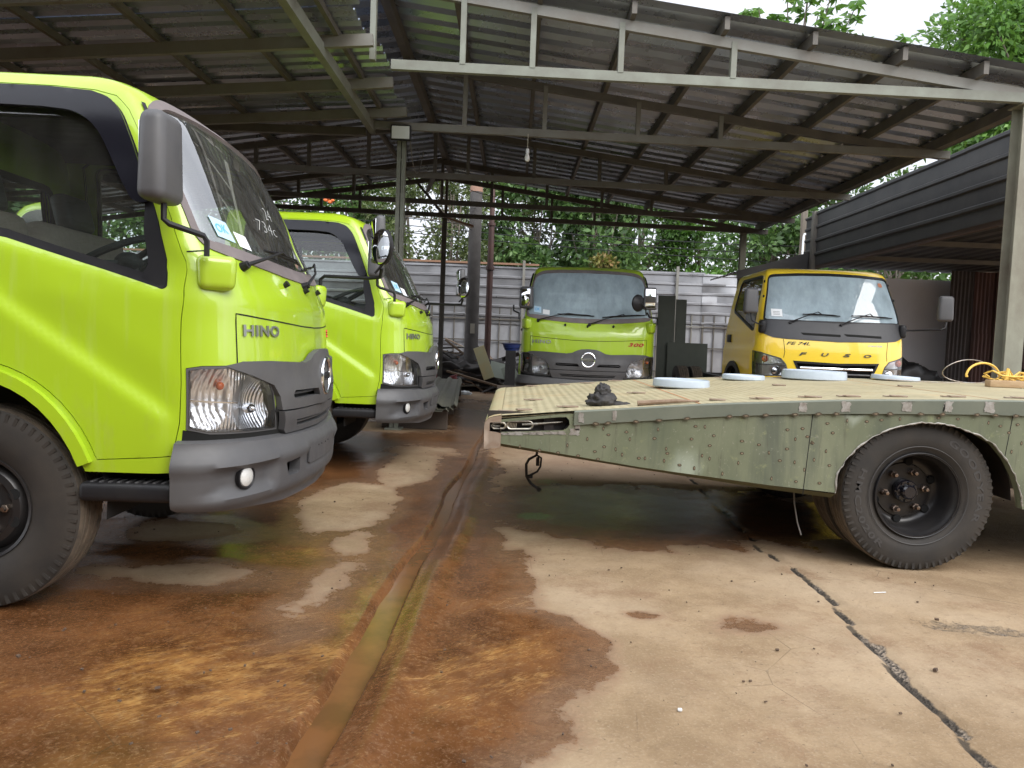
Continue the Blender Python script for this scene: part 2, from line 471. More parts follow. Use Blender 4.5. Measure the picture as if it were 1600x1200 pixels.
def make_dished_wheel(parent, c, sg=-1, letters=False, nutm=None):
    R, w = .40, .205
    wh = empty('wheel', c); wh.parent = parent
    if sg > 0: wh.rotation_euler = (0, 0, pi)
    ty = make_tyre(R, w, .218, wh)
    m = MB()
    m.lathe([(-.082, .228), (-.094, .224), (-.094, .216), (-.078, .212), (-.070, .204), (-.03, .196), (.03, .192), (.055, .180), (.066, .162), (.066, .150), (.058, .145), (.056, .09), (.06, .0)], n=60)
    m.lathe([(-.096, .2265), (-.0985, .2235), (-.096, .2205)], n=60)
    rim = m.build('rim', RIM, wh)
    h = MB()
    for k in range(6):
        a = 2 * pi * (k + .5) / 6
        h.lathe([(.0535, 0), (.0535, .02), (.056, .022)], c=(.158 * cos(a), -.003, .158 * sin(a)), n=14)
    h.build('vent_hole', mat('hole_black', (.002, .002, .002), .9), rim)
    q = MB(); q.lathe([(.055, .062), (.02, .062), (.012, .056), (.012, .04), (-.012, .038), (-.02, .03), (-.02, 0)], n=24)
    for k in range(8):
        a = 2 * pi * k / 8; q.lathe([(.012, .007), (.002, .007), (.002, 0)], c=(.049 * cos(a), 0, .049 * sin(a)), n=6)
    q.build('hub', BLKGLOSS, wh)
    for k in range(6):
        a = 2 * pi * (k + .25) / 6
        q = MB(); q.lathe([(.056, .019), (.03, .019), (.026, .014), (.004, .010), (.002, 0)], c=(.108 * cos(a), 0, .108 * sin(a)), n=6)
        q.build('nut', mat('nut_steel', (.38, .32, .27), .35, .9, (.20, .12, .08), 60, .5), wh)
    if letters:
        lm = mat('moulded_lettering', (.045, .042, .04), .6)
        for txt, ac, span, r0 in (('GOODYEAR', radians(28), radians(88), .305), ('HMC2020R', radians(205), radians(82), .300)):
            v, f = text_mesh(txt, 1., .5, 0, 1.15); A = np.array(v)
            x0, x1 = A[:, 0].min(), A[:, 0].max(); y0, y1 = A[:, 1].min(), A[:, 1].max(); vs = []
            for p in A:
                u = (p[0] - x0) / (x1 - x0) - .5; hgt = (p[1] - y0) / (y1 - y0)
                ang = ac - u * span; r = r0 + .034 * hgt
                if txt[0] == 'H': ang = ac + u * span; r = r0 + .034 * (1 - hgt)
                vs.append((r * cos(ang), -(w / 2 - .0035) - .004 * (p[2] + .5), r * sin(ang)))
            MB().add(vs, f).build('lettering', lm, ty)
        MB().lathe([(-w / 2 * .985, .262), (-w / 2 * 1.01, .259), (-w / 2 * .985, .256)], n=72).build('bead_line', lm, ty)
    return wh

def chassis(root, ax, rear, tank_side=1):
    m = MB()
    for y in (-.37, .37): m.rbox(((rear - .35) / 2, y, .60), (abs(rear) - .25, .06, .17), .006)
    for x in np.linspace(-.6, rear + .1, 6): m.box((x, 0, .60), (.07, .68, .12))
    m.tube([(ax, -.72, .40), (ax, -.45, .33), (ax, .45, .33), (ax, .72, .40)], .045)
    m.build('chassis_frame', FRAME, root, ang=40)
    m = MB()
    m.rbox((-2.55, .66 * tank_side, .56), (.75, .34, .34), .05); m.rbox((-2.4, -.62 * tank_side, .56), (.45, .3, .26), .02)
    m.build('fuel_tank', FRAME, root)
    m = MB(); m.tube([(ax - 3.38, -.75, .4), (ax - 3.38, -.2, .4), (ax - 3.38, .2, .4), (ax - 3.38, .75, .4)], [.05, .06, .06, .05], 12)
    m.sphere((ax - 3.38, 0, .4), (.17, .19, .19)); m.tube([(ax - .4, 0, .55), (ax - 3.3, 0, .42)], .035)
    m.build('rear_axle', FRAME, root)
    for sg in (-1, 1):
        for y in (.83, .60):
            w = empty('wheel', (ax - 3.38, sg * y, .40)); w.parent = root
            if sg > 0: w.rotation_euler = (0, 0, pi)
            make_tyre(.40, .20, .21, w)
            MB().lathe([(-.08, .215), (-.07, .2), (.04, .185), (.05, .08), (.05, 0)], n=32).build('rim', RIM, w)

def wiper(root, sh, py, pz, ty, tz, by0, by1, bz0, bz1):
    m = MB(); s_, v_ = sh.fy(py, pz); p0 = sh.P(s_, v_, .012); s2, v2 = sh.fy(ty, tz); p1 = sh.P(s2, v2, .045)
    m.tube([sh.P(s_, v_, -.01), sh.P(s_, v_, .03)], [.022, .016], 10)
    m.tube([sh.P(s_, v_, .025), p0.lerp(p1, .45) + Vector((.03, 0, .01)), p1], [.010, .006, .005], 6)
    a = sh.P(*sh.fy(by0, bz0), .016); b = sh.P(*sh.fy(by1, bz1), .016)
    pts = [sh.P(*sh.fy(by0 + (by1 - by0) * t, bz0 + (bz1 - bz0) * t), .014) for t in np.linspace(0, 1, 9)]
    m.tube(pts, .006, 6)
    pts = [sh.P(*sh.fy(by0 + (by1 - by0) * t, bz0 + (bz1 - bz0) * t), .030) for t in np.linspace(.2, .8, 5)]
    m.tube(pts, .005, 6); m.tube([pts[0], sh.P(*sh.fy(by0 + (by1 - by0) * .05, bz0 + (bz1 - bz0) * .05), .014)], .004, 5)
    m.tube([pts[-1], sh.P(*sh.fy(by0 + (by1 - by0) * .95, bz0 + (bz1 - bz0) * .95), .014)], .004, 5); m.tube([pts[2], p1], .006, 5)
    return m.build('wiper', BLK, root)

def interior(root, sh, rear, wy=-.38):
    for y, w in ((-.42, .46), (.30, .80)):
        st = MB(); R = Matrix.Rotation(radians(-14), 3, 'Y')
        st.rbox((rear + .34, y, 1.27), (.13, w, .70), .045, 3, R); st.rbox((rear + .50, y, .96), (.50, w, .14), .05)
        se = st.build('seat', SEATM, root)
        h = MB(); h.rbox((rear + .25, y, 1.70), (.09, .26, .19), .035, 3, R); h.build('headrest', INTD, se)
    d = MB(); d.rbox((-.45, 0, 1.16), (.42, 1.5, .34), .07); d.rbox((-.52, wy, 1.33), (.24, .42, .12), .04); d.build('dashboard', INTD, root)
    R = Matrix.Rotation(radians(-26), 3, 'Y'); c = Vector((-.78, wy, 1.43)); t = MB()
    ring = [c + R @ Vector((.21 * cos(a), .21 * sin(a), 0)) for a in np.linspace(0, 2 * pi, 33)]
    t.tube(ring, .016, 8, False); t.sphere(c - R @ Vector((0, 0, .03)), (.06, .06, .05))
    for a in (0, 2.1, 4.2): t.tube([c - R @ Vector((0, 0, .03)), c + R @ Vector((.2 * cos(a), .2 * sin(a), 0))], .014, 6)
    t.tube([c, c + R @ Vector((0, 0, -.4)) + Vector((.1, 0, 0))], .03, 8); t.build('steering_wheel', INTD, root)
    f = MB(); f.box((-.95, 0, .90), (1.25, 1.5, .05)); f.box((rear + .25, 0, .78), (.45, 1.5, .22)); f.box((-.30, 0, .90), (.08, 1.4, .5)); f.build('floor_pan', INTD, root)
    li = panel(sh, [(-sh.smax + .02, 2.06), (sh.smax - .02, 2.06), (sh.smax - .02, sh.vmax - .03), (-sh.smax + .02, sh.vmax - .03)], off=-.03, res=.09); li.build('roof_lining', LINER, root)

def mirror_head(name, c, d, parent, rotz, glassface=-1):
    """housing with its glass on the local -x face; d = thickness,width,height"""
    e = empty(name, c, rotz); e.parent = parent
    m = MB(); bm = m.rbox((0, 0, 0), d, min(d) * .36, 4, taper=(.9, .9))
    h = m.build('housing', GREY, e)
    g = MB(); g.rbox((-d[0] / 2 + .0005, 0, 0), (.005, d[1] - min(d) * .74, d[2] - min(d) * .74), .0022, 2)
    gl = g.build('mirror_glass', MIRROR, e)
    return e

# ------------------------------------------------------------ lime truck
def disp_h(sh, a, v, p):
    if v > 2.3: return 0.
    d = 0.; x = p.x; z = p.z
    if abs(a) > sh.sc * .93:
        side = sstep(sh.sc * .93, sh.sc * 1.02, abs(a))
        zl = .761 + (-.344 - x) * .66
        d += .013 * (1 - sstep(zl - .035, zl + .025, z)) * side
        d -= .008 * sstep(zl - .02, zl + .04, z) * (1 - sstep(zl + .04, zl + .22, z)) * side
        zb = 1.245 + (-.36 - x) * .283
        fade = sstep(sh.sc * .95, sh.sc * 1.06, abs(a))
        d -= .012 * sstep(zb - .02, zb + .03, z) * (1 - sstep(1.75, 1.95, z)) * fade
    # slight crown across the bonnet panel
    return d
KN = [(.40, -.06, .40, .815, 1.), (.62, -.05, .62, .84, 1.), (.80, -.035, .80, .85, 1.), (.97, -.030, .97, .852, 1.), (1.15, -.042, 1.15, .850, .95), (1.243, -.052, 1.243, .848, .88), (1.262, -.060, 1.262, .846, .86),
      (1.39, -.118, 1.39, .832, .66), (1.46, -.150, 1.46, .823, .66), (1.6, -.222, 1.6, .802, .62), (1.8, -.330, 1.8, .768, .56), (1.95, -.420, 1.95, .738, .50), (2.03, -.478, 2.03, .718, .46),
      (2.075, -.545, 2.075, .698, .34), (2.105, -.62, 2.105, .668, .34), (2.2, -.72, 2.128, .60, .34), (2.35, -.88, 2.142, .46, .34), (2.55, -1.08, 2.15, .25, .34), (2.8, -1.30, 2.152, .0, .34)]
def arch_pts(rx, rz, x0, x1, cx=-1.13, cz=.40, n=20):
    a0 = math.acos((x0 - cx) / rx); a1 = math.acos(max(-1, (x1 - cx) / rx))
    return [(cx + rx * cos(a0 + (a1 - a0) * i / n), cz + rz * sin(a0 + (a1 - a0) * i / n)) for i in range(n + 1)]

def lime_truck():
    root = empty('cab_chassis_truck')
    sh = Shell(KN, -1.66, disp_h)
    sx = lambda P, s=-1: [sh.sx(x, z, s) for x, z in P]
    # windscreen opening
    ws = [(-.60, 2.035), (-.35, 2.05), (0, 2.055), (.35, 2.05), (.60, 2.035), (.695, 1.985), (.725, 1.88), (.755, 1.72), (.785, 1.50), (.775, 1.455), (.70, 1.435), (.5, 1.41), (.25, 1.39), (0, 1.383), (-.25, 1.39), (-.5, 1.41), (-.70, 1.435), (-.775, 1.455), (-.785, 1.50), (-.755, 1.72), (-.725, 1.88), (-.695, 1.985)]
    ws = rnd(ws, .07, 3); WS = [sh.fy(y, z) for y, z in ws]
    # door outline and window (x,z)
    door = [(-.372, .63), (-.345, .76), (-.339, .914), (-.342, 1.158), (-.335, 1.28), (-.352, 1.42), (-.402, 1.55), (-.456, 1.67), (-.535, 1.85), (-.60, 1.97), (-.655, 2.025), (-.74, 2.045), (-.90, 2.055), (-1.52, 2.06), (-1.56, 2.03), (-1.58, 1.2)]
    door += [(x, z) for x, z in arch_pts(.51, .58, -.655, -1.575)[::-1]]
    win = [(-.405, 1.285), (-.412, 1.36), (-.452, 1.53), (-.505, 1.675), (-.565, 1.83), (-.62, 1.95), (-.665, 2.0), (-.74, 2.022), (-.9, 2.032), (-1.46, 2.035), (-1.50, 2.0), (-1.52, 1.52), (-1.48, 1.49), (-1.25, 1.49), (-1.017, 1.452), (-.733, 1.37), (-.44, 1.285), (-.42, 1.277)]
    win = rnd(win, .06, 3)
    body = MB()
    lo = .60
    lower_side = [(-.36, .565), (-.70, .565)] + arch_pts(.45, .52, -.713, -1.575)
    R_ = sx(lower_side, -1); Lf = sx(lower_side, 1)
    top = sh.vmax - .005
    outer = [(-sh.smax, top)] + [(-sh.smax, .56)] + R_[::-1][0:] + [sh.sx(-.33, .60, -1), (-.5, .64), (.5, .64), sh.sx(-.33, .60, 1)] + Lf + [(sh.smax, .56), (sh.smax, top)]
    holes = [WS, sx(door, -1), sx(door, 1)]
    # headlight and grille recess holes
    hl = [(-.60, .99), (-.53, .905), (-.50, .86), (-.455, .70), (-.62, .705), (-.80, .715)]
    HLs = [[sh.fy(y, z) for y, z in hl] + [sh.sx(-.325, .735, -1), sh.sx(-.325, .975, -1), sh.sx(-.27, .985, -1)]]
    HLs.append([(-a, v) for a, v in HLs[0]])
    holes += [inset(h, 0.) for h in HLs]
    b = panel(sh, outer, holes, 0., .018, .036).build('cab_body', PAINT_G, root, ang=50)
    # rear wall with window
    rw = MB(); zs = [.56, .8, 1.1, 1.4, 1.6, 1.8, 1.95, 2.05, 2.09, 2.11]
    pr = [(-sh.w(z), z) for z in zs] + [(-.4, 2.14), (.4, 2.14)] + [(sh.w(z), z) for z in zs[::-1]]
    hole = rnd([(-.56, 1.45), (.56, 1.45), (.56, 1.86), (-.56, 1.86)], .09)
    V, F = tri_region(pr, [hole], .15); rw.add([(-1.655, y, z) for y, z in V], F); rw.build('rear_wall', PAINT_G, root)
    g = MB(); V, F = tri_region(hole, [], .3); g.add([(-1.652, y, z) for y, z in V], F); g.build('rear_window', GLASS_SIDE, root)
    g = MB(); V, F = tri_region(inset(hole, -.025), [inset(hole, .012)], .06); g.add([(-1.645, y, z) for y, z in V], F); g.build('rear_window_seal', BLK, root)
    # windscreen
    seal = panel(sh, inset(WS, -.016), [inset(WS, .022)], .006, .012, .03).build('windscreen_seal', SEAL, root, ang=50)
    wsg = panel(sh, inset(WS, .004), [], -.004, 0, .05).build('windscreen', GLASS, root)
    cowl = panel(sh, [sh.fy(y, z) for y, z in [(-.74, 1.447), (-.5, 1.42), (-.25, 1.402), (0, 1.396), (.25, 1.402), (.5, 1.42), (.74, 1.447), (.73, 1.475), (.5, 1.452), (.25, 1.436), (0, 1.43), (-.25, 1.436), (-.5, 1.452), (-.73, 1.475)]], [], -.001, 0, .04).build('windscreen_frit', SEAL, root)
    # paper stickers inside the glass, lower corner
    st = MB()
    for y0, y1, z0, z1, k in ((-.70, -.60, 1.475, 1.545, 0), (-.585, -.50, 1.465, 1.545, 1)):
        pass
    sk = panel(sh, [sh.fy(-.70, 1.50), sh.fy(-.605, 1.485), sh.fy(-.61, 1.565), sh.fy(-.70, 1.58)], [], .0005, 0, .05).build('sticker', mat('pale_blue_sticker', (.45, .62, .75), .5), root)
    text_on(sh, 'OK', -.69, -.625, 1.535, .035, .0005, 0, .001).build('sticker_text', BLUEP, sk)
    panel(sh, [sh.fy(-.585, 1.475), sh.fy(-.50, 1.465), sh.fy(-.50, 1.525), sh.fy(-.585, 1.535)], [], .0005, 0, .05).build('sticker', WHITEP, root)
    # doors
    for s in (-1, 1):
        D = sx(door, s); W = sx(win, s)
        d = panel(sh, inset(D, .0035), [W], 0., .018, .024).build('door', PAINT_G, root, ang=50)
        if s > 0: pass
        fr = panel(sh, inset(W, -.004), [inset(W, .030)], .001, .012, .03).build('window_frame', BLK, d, ang=50)
        gl = panel(sh, inset(W, .01), [], -.012, 0, .08).build('window_glass', GLASS_SIDE, d)
        q = [(-.408, 1.29), (-.412, 1.36), (-.452, 1.53), (-.500, 1.66), (-.512, 1.66), (-.505, 1.5), (-.50, 1.315), (-.44, 1.29)]
        panel(sh, sx(q, s), [], .003, .01, .03).build('quarter_panel', BLK, d)
        vo = [(-.478, 1.60), (-.505, 1.675), (-.565, 1.83), (-.62, 1.95), (-.665, 2.003), (-.74, 2.026), (-.9, 2.036), (-1.46, 2.038), (-1.47, 1.96), (-.92, 1.955), (-.80, 1.945), (-.735, 1.91), (-.69, 1.86), (-.60, 1.69), (-.548, 1.60)]
        vo = rnd(vo, .05, 3)
        panel(sh, sx(vo, s), [], .022, .016, .03).build('wind_deflector', mat('deflector_plastic', (.008, .008, .012), .22, spec=.35), d, ang=50)
        # lower sill trim line
        hd = MB(); p = sh.P(*sh.sx(-1.42, 1.28, s), .02); hd.rbox(p, (.19, .035, .035), .012); hd.build('door_handle', BLK, d)
    # dark seam behind the gaps
    sm = MB()
    for s in (-1, 1):
        D = sx(door, s); ribbon(sh, D + [D[0]], .014, -.012, sm)
    seam = [(-.727, .99), (-.729, 1.1), (-.73, 1.193), (-.6, 1.181), (-.4, 1.167), (-.2, 1.156), (0, 1.152), (.2, 1.156), (.4, 1.167), (.6, 1.181), (.73, 1.193), (.729, 1.1), (.727, .99)]
    ribbon(sh, [sh.fy(y, z) for y, z in seam], .006, .0012, sm)
    for s in (-1, 1): ribbon(sh, [sh.sx(-.335, 1.42, s), sh.sx(-.305, 1.425, s), sh.sx(-.28, 1.43, s)], .005, .0012, sm)
    sm.build('panel_gap', mat('gap_black', (.004, .004, .003), .9), root)
    # fender lip
    for s in (-1, 1):
        a = arch_pts(.445, .515, -.716, -1.572); c = arch_pts(.492, .562, -.672, -1.56)
        P = sx(a + c[::-1], s)
        panel(sh, P, [], .024, .05, .03).build('fender_lip', PAINT_G, root, ang=50)
        m = MB(); m.lathe([(0, .50), (.45 if s < 0 else -.45, .50)], c=(-1.13, s * .82, .42), n=24, a0=-.1, a1=pi + .1)
        m.build('wheel_well', mat('well_black', (.006, .006, .006), .9), root)
        # step
        stp = MB(); stp.rbox((-.545, s * .775, .485), (.36, .17, .075), .022); stp.box((-.54, s * .70, .545), (.34, .04, .14))
        so = stp.build('step', BLK, root)
        tr = MB()
        for i in range(9): tr.box((-.68 + i * .034, s * .785, .5235), (.012, .11, .004))
        tr.build('step_tread', GREY, so)
        # vent strip on the pillar
        ribbon(sh, [sh.sx(-.565, 2.005, s), sh.sx(-.512, 1.90, s)], .024, .007).build('pillar_vent', BLK, root)
        # mirror pod: bulge of body colour
        pd = MB(); c0 = sh.P(*sh.sx(-.235, 1.37, s), .0)
        pd.rbox((c0.x, c0.y + s * .012, 1.345), (.135, .085, .135), .03, 4, Matrix.Rotation(radians(28 * -s), 3, 'Z'), taper=(1.12, 1.15))
        pd.build('mirror_mount', PAINT_G, root)
    # grille
    gt = [(-.775, .985), (-.70, 1.003), (-.55, 1.003), (-.40, .996), (-.27, .990), (-.20, 1.0), (-.145, 1.028), (-.09, 1.045), (0, 1.05), (.09, 1.045), (.145, 1.028), (.20, 1.0), (.27, .990), (.40, .996), (.55, 1.003), (.70, 1.003), (.775, .985), (.66, .945), (.53, .90), (.49, .85), (.47, .79), (-.47, .79), (-.49, .85), (-.53, .90), (-.66, .945)]
    slot = [(.10, .835), (.13, .868), (.385, .872), (.40, .852), (.385, .835)]
    def gdisp(a, v):
        p = sh.base(a, v); y = abs(p.y); return .006 + .030 * sstep(.78, .25, y) + .012 * sstep(.95, .86, v) * sstep(.55, .4, y) + .012 * sstep(.20, .12, math.hypot(y, (v - .93)))
    G = [sh.fy(y, z) for y, z in gt]; SL = [sh.fy(y, z) for y, z in slot]
    gr = panel(sh, G, [SL, [(-a, v) for a, v in SL]], gdisp, .03, .026).build('grille', GREY, root, ang=45)
    g2 = [(-.47, .783), (0, .783), (.47, .783), (.44, .70), (.42, .683), (0, .678), (-.42, .683), (-.44, .70)]
    s2 = [(-.34, .738), (0, .735), (.34, .738), (.32, .708), (0, .703), (-.32, .708)]
    lowg = panel(sh, [sh.fy(y, z) for y, z in g2], [[sh.fy(y, z) for y, z in s2]], lambda a, v: .030 + .012 * sstep(.68, .76, v), .03, .026).build('lower_grille', GREY, root, ang=45)
    bk = MB(); panel(sh, [sh.fy(y, z) for y, z in [(-.5, .66), (.5, .66), (.46, .93), (-.46, .93)]], [], .003, 0, .04, bk)
    panel(sh, [sh.sx(-.345, .63, -1), sh.fy(-.5, .64), sh.fy(0, .63), sh.fy(.5, .64), sh.sx(-.345, .63, 1), sh.sx(-.335, .735, 1), sh.fy(.80, .722), sh.fy(.455, .708), sh.fy(-.455, .708), sh.fy(-.80, .722), sh.sx(-.335, .735, -1)], [], .0015, 0, .04, bk)
    ribbon(sh, [sh.fy(-.5, .786), sh.fy(0, .786), sh.fy(.5, .786)], .012, .012, bk); bk.build('grille_backing', mat('gap_black', (.004, .004, .003), .9), root)
    for (ya, yb, z) in ((-.385, -.105, .855), (.105, .385, .855), (-.33, .33, .722)):
        m = MB(); m.tube([sh.P(*sh.fy(ya + (yb - ya) * t, z), .022) for t in np.linspace(0, 1, 9)], .006, 6); m.build('grille_bar', GREY, gr if z > .8 else lowg)
    # emblem: chrome ring with a waisted bar
    em = MB(); cx = sh.P(*sh.fy(0, .918), .052); ring = [(cx.x, .082 * cos(a), .918 + .086 * sin(a)) for a in np.linspace(0, 2 * pi, 41)]
    em.tube(ring, .0095, 8, False)
    em.add([(cx.x - .004, .078 * cos(a) , .918 + .082 * sin(a)) for a in np.linspace(0, 2 * pi, 33)[:-1]], [tuple(range(32))][:0])
    n_ = 16; vs = []
    for t in np.linspace(-1, 1, n_): vs += [(cx.x + .006, .078 * t, .918 + .009 + .012 * (1 - t * t)), (cx.x + .006, .078 * t, .918 - .009 - .012 * (1 - t * t))]
    for t in np.linspace(-1, 1, n_): vs += [(cx.x - .004, .078 * t, .918 + .009 + .012 * (1 - t * t)), (cx.x - .004, .078 * t, .918 - .009 - .012 * (1 - t * t))]
    fs = [(2 * i, 2 * i + 1, 2 * i + 3, 2 * i + 2) for i in range(n_ - 1)]
    o_ = 2 * n_; fs += [(2 * i, 2 * i + 2, o_ + 2 * i + 2, o_ + 2 * i) for i in range(n_ - 1)] + [(2 * i + 1, o_ + 2 * i + 1, o_ + 2 * i + 3, 2 * i + 3) for i in range(n_ - 1)]
    em.add(vs, fs)
    emb = em.build('emblem', CHROME, root)
    dk = MB(); dk.disc((cx.x - .006, 0, .918), .08, 'X', 32); dk.build('emblem_disc', BLK, emb)
    text_on(sh, 'HINO', -.70, -.466, 1.128, .047, .007, 0, .001, 1.12).build('badge_letters', mat('badge_silver', (.30, .31, .30), .3, .7), root)
    text_on(sh, '300', .493, .69, 1.126, .045, .007, .25, .001, 1.1).build('badge_digits', RED_B, root)
    # headlights
    refl = bpy.data.materials.new('lamp_reflector'); refl.use_nodes = True
    nt = refl.node_tree; p = nt.nodes['Principled BSDF']; p.inputs['Metallic'].default_value = 1; p.inputs['Base Color'].default_value = (.95, .95, .96, 1); p.inputs['Roughness'].default_value = .28
    wv = N(nt, 'ShaderNodeTexWave'); wv.inputs['Scale'].default_value = 22; wv.inputs['Distortion'].default_value = 1.5; wv.bands_direction = 'Y'
    tc = N(nt, 'ShaderNodeTexCoord'); L(nt, tc.outputs['Object'], wv.inputs[0])
    hs = mth(nt, 'ADD', wv.outputs[1], mth(nt, 'MULTIPLY', tex(nt, 18, 2), 2.2)); L(nt, bump(nt, hs, .30, .010), p.inputs['Normal'])
    for s, H in zip((-1, 1), HLs):
        h = panel(sh, inset(H, .002), [inset(H, .012)], .004, .03, .03).build('headlight', GREY, root)
        cen = (.0, .84)
        def bowl(a, v):
            p = sh.base(a, v); y = abs(p.y); d1 = math.hypot((y - .60) / .12, (v - .82) / .12); d2 = math.hypot((y - .80) / .07, (v - .86) / .13)
            return -.028 - .055 * max(0, 1 - d1 * d1) - .03 * max(0, 1 - d2 * d2)
        panel(sh, inset(H, .010), [], bowl, .0, .016).build('reflector', refl, h)
        panel(sh, inset(H, .010), [], .006, .0, .04).build('lens', LENS, h)
        yb = [.71]
        dv = MB(); ribbon(sh, [sh.fy(s * .705, .71), sh.fy(s * .70, .975)], .010, -.002, dv)
        ribbon(sh, [sh.fy(s * .71, .835), sh.sx(-.325, .85, s)], .006, -.006, dv); dv.build('divider', CHROME, h)
        pc = sh.P(*sh.fy(s * .775, .905), -.028); bl = MB(); bl.sphere(pc, (.016, .02, .018)); bl.build('indicator_bulb', ORANGE, h)
        pc = sh.P(*sh.fy(s * .60, .80), -.05); bl = MB(); bl.sphere(pc, (.03, .022, .022)); bl.build('bulb', CHROME, h)
    # bumper
    zt, zb_ = .69, .405
    def bmp(a, v):
        p = sh.base(a, v); y = abs(p.y)
        d = .075 - .03 * sstep(.62, .69, v) + .012 * sstep(.56, .60, v) * (1 - sstep(.60, .64, v))
        d -= .035 * sstep(.46, .40, v)
        # fog lamp scoop
        r = max(abs(y - .665) / .125, abs(v - .535) / .052); d -= .030 * sstep(1.15, .75, r)
        r = max(abs(y - 0) / .26, abs(v - .565) / .055); d -= .010 * sstep(1.04, .97, r)
        if abs(a) > sh.sc: d = d * .55 + .012
        return d
    ew = sh.sx(-.365, .55, 1)[0]
    up = [(a, .668 + .022 * min(1, abs(a) / ew * 1.2) ** 1.5) for a in np.linspace(-ew, ew, 90)]
    dn = [(ew, .44), (.95, .425), (.62, .40), (.45, .385), (0, .38), (-.45, .385), (-.62, .40), (-.95, .425), (-ew, .44)]
    bh = [[sh.fy(-.47, .565), sh.fy(-.34, .57), sh.fy(-.34, .50), sh.fy(-.44, .50)]]; bh.append([(-a, v) for a, v in bh[0]])
    bh2 = [[sh.fy(-.28, .475), sh.fy(0, .475), sh.fy(.28, .475), sh.fy(.25, .43), sh.fy(0, .43), sh.fy(-.25, .43)]]
    bp = panel(sh, up + dn, [rnd(h, .012) for h in bh], bmp, .05, .022).build('bumper', GREY, root, ang=50)
    tp = MB()   # top return of the bumper
    T = [(a, float(np.interp(a, [q[0] for q in up], [q[1] for q in up]))) for a in np.linspace(-ew, ew, 90)]; vs = []; fs = []
    
    for a, v in T: vs += [sh.P(a, v, bmp(a, v)), sh.P(a, v + .004, -.005)]
    for i in range(len(T) - 1):
        if T[i + 1][1] > .5 and T[i][1] > .5: fs.append((2 * i, 2 * i + 2, 2 * i + 3, 2 * i + 1))
    tp.add(vs, fs); tp.build('bumper_top', GREY, bp)
    ik = MB(); panel(sh, [sh.fy(-.55, .60), sh.fy(.55, .60), sh.fy(.55, .42), sh.fy(-.55, .42)], [], .015, 0, .06, ik); ik.build('bumper_backing', mat('gap_black', (.004, .004, .003), .9), bp)
    pl = MB(); panel(sh, rnd([sh.fy(-.235, .61), sh.fy(.235, .61), sh.fy(.235, .52), sh.fy(-.235, .52)], .01), [], .078, .008, .06, pl); plo = pl.build('plate_mount', GREY, bp)
    sc = MB()
    for y in (-.11, -.06, .0, .07): c1 = sh.P(*sh.fy(y, .592), .079); MB().sphere(c1, (.002, .005, .005), 8, 4).build('screw', BLK, plo)
    for s in (-1, 1):
        c1 = sh.P(*sh.fy(s * .685, .540), .052); fl = MB(); R = Matrix.Rotation(radians(20 * s), 3, 'Z')
        f_ = MB(); f_.lathe([(.0, .040), (.006, .038), (.012, .028), (.015, .012), (.016, 0)], n=24, axis='X'); vv = [tuple(R @ Vector(p) + c1) for p in f_.v]
        MB().add(vv, f_.f).build('fog_lamp', mat('fog_glass', (.70, .70, .66), .12, 0, (.5, .5, .48), 60, .6, .4, 120, coat=.6), bp)
        f_ = MB(); f_.lathe([(-.012, .050), (.006, .050), (.008, .045), (.002, .040)], n=24, axis='X'); vv = [tuple(R @ Vector(p) + c1) for p in f_.v]
        MB().add(vv, f_.f).build('fog_bezel', BLK, bp)
    # wipers and washer nozzles
    wiper(root, sh, -.64, 1.385, -.27, 1.47, -.40, .06, 1.475, 1.462)
    wiper(root, sh, .00, 1.352, .42, 1.485, .16, .70, 1.45, 1.50)
    for y, z in ((-.30, 1.335), (-.02, 1.325), (.30, 1.335)):
        m = MB(); m.tube([sh.P(*sh.fy(y, z), -.004), sh.P(*sh.fy(y, z + .006), .022)], [.011, .015], 10); m.build('washer_nozzle', BLK, root)
    # clearance lamps studs on the roof edge
    for x in (-.80, -.94): m = MB(); m.sphere((x, -.60, 2.112), (.016, .012, .012)); m.build('roof_stud', PAINT_G, root)
    # near mirror (truck's right) on its pod
    arm = empty('right_mirror', (0, 0, 0)); arm.parent = root
    MB().tube([(-.235, -.885, 1.40), (-.235, -.885, 1.455), (-.245, -.89, 1.475), (-.345, -.955, 1.505), (-.36, -.965, 1.52), (-.36, -.965, 1.58)], .011, 8).build('mirror_arm', BLK, arm)
    mirror_head('mirror_head', (-.372, -.965, 1.735), (.105, .185, .32), arm, radians(-4))
    # kerb-side mirrors on a long arm in front of the left corner
    arm = empty('left_mirror', (0, 0, 0)); arm.parent = root
    MB().tube([(-.215, .86, 1.38), (-.215, .86, 1.455), (-.19, .85, 1.475), (.10, .74, 1.465), (.17, .70, 1.47), (.185, .67, 1.52)], .011, 8).build('mirror_arm', BLK, arm)
    mirror_head('mirror_head', (.155, .70, 1.69), (.06, .165, .27), arm, radians(20))
    ro = empty('round_mirror', (.20, .555, 1.63), radians(40)); ro.parent = arm
    m = MB(); m.lathe([(-.012, .098), (-.004, .104), (.012, .10), (.035, .07), (.045, .0)], n=32, axis='X'); m.build('housing', BLK, ro)
    m = MB(); m.lathe([(-.013, .097), (-.024, .07), (-.030, .035), (-.032, 0)], n=32, axis='X'); m.build('mirror_glass', MIRROR, ro)
    m = MB(); m.tube([(.04, 0, 0), (.07, .06, -.06), (.03, .12, -.14)], .008, 6); m.build('stalk', BLK, ro)
    interior(root, sh, -1.64)
    for s in (-1, 1): make_front_wheel(root, (-1.13, s * .735, .40), s)
    chassis(root, -1.13, -5.9)
    return root, sh

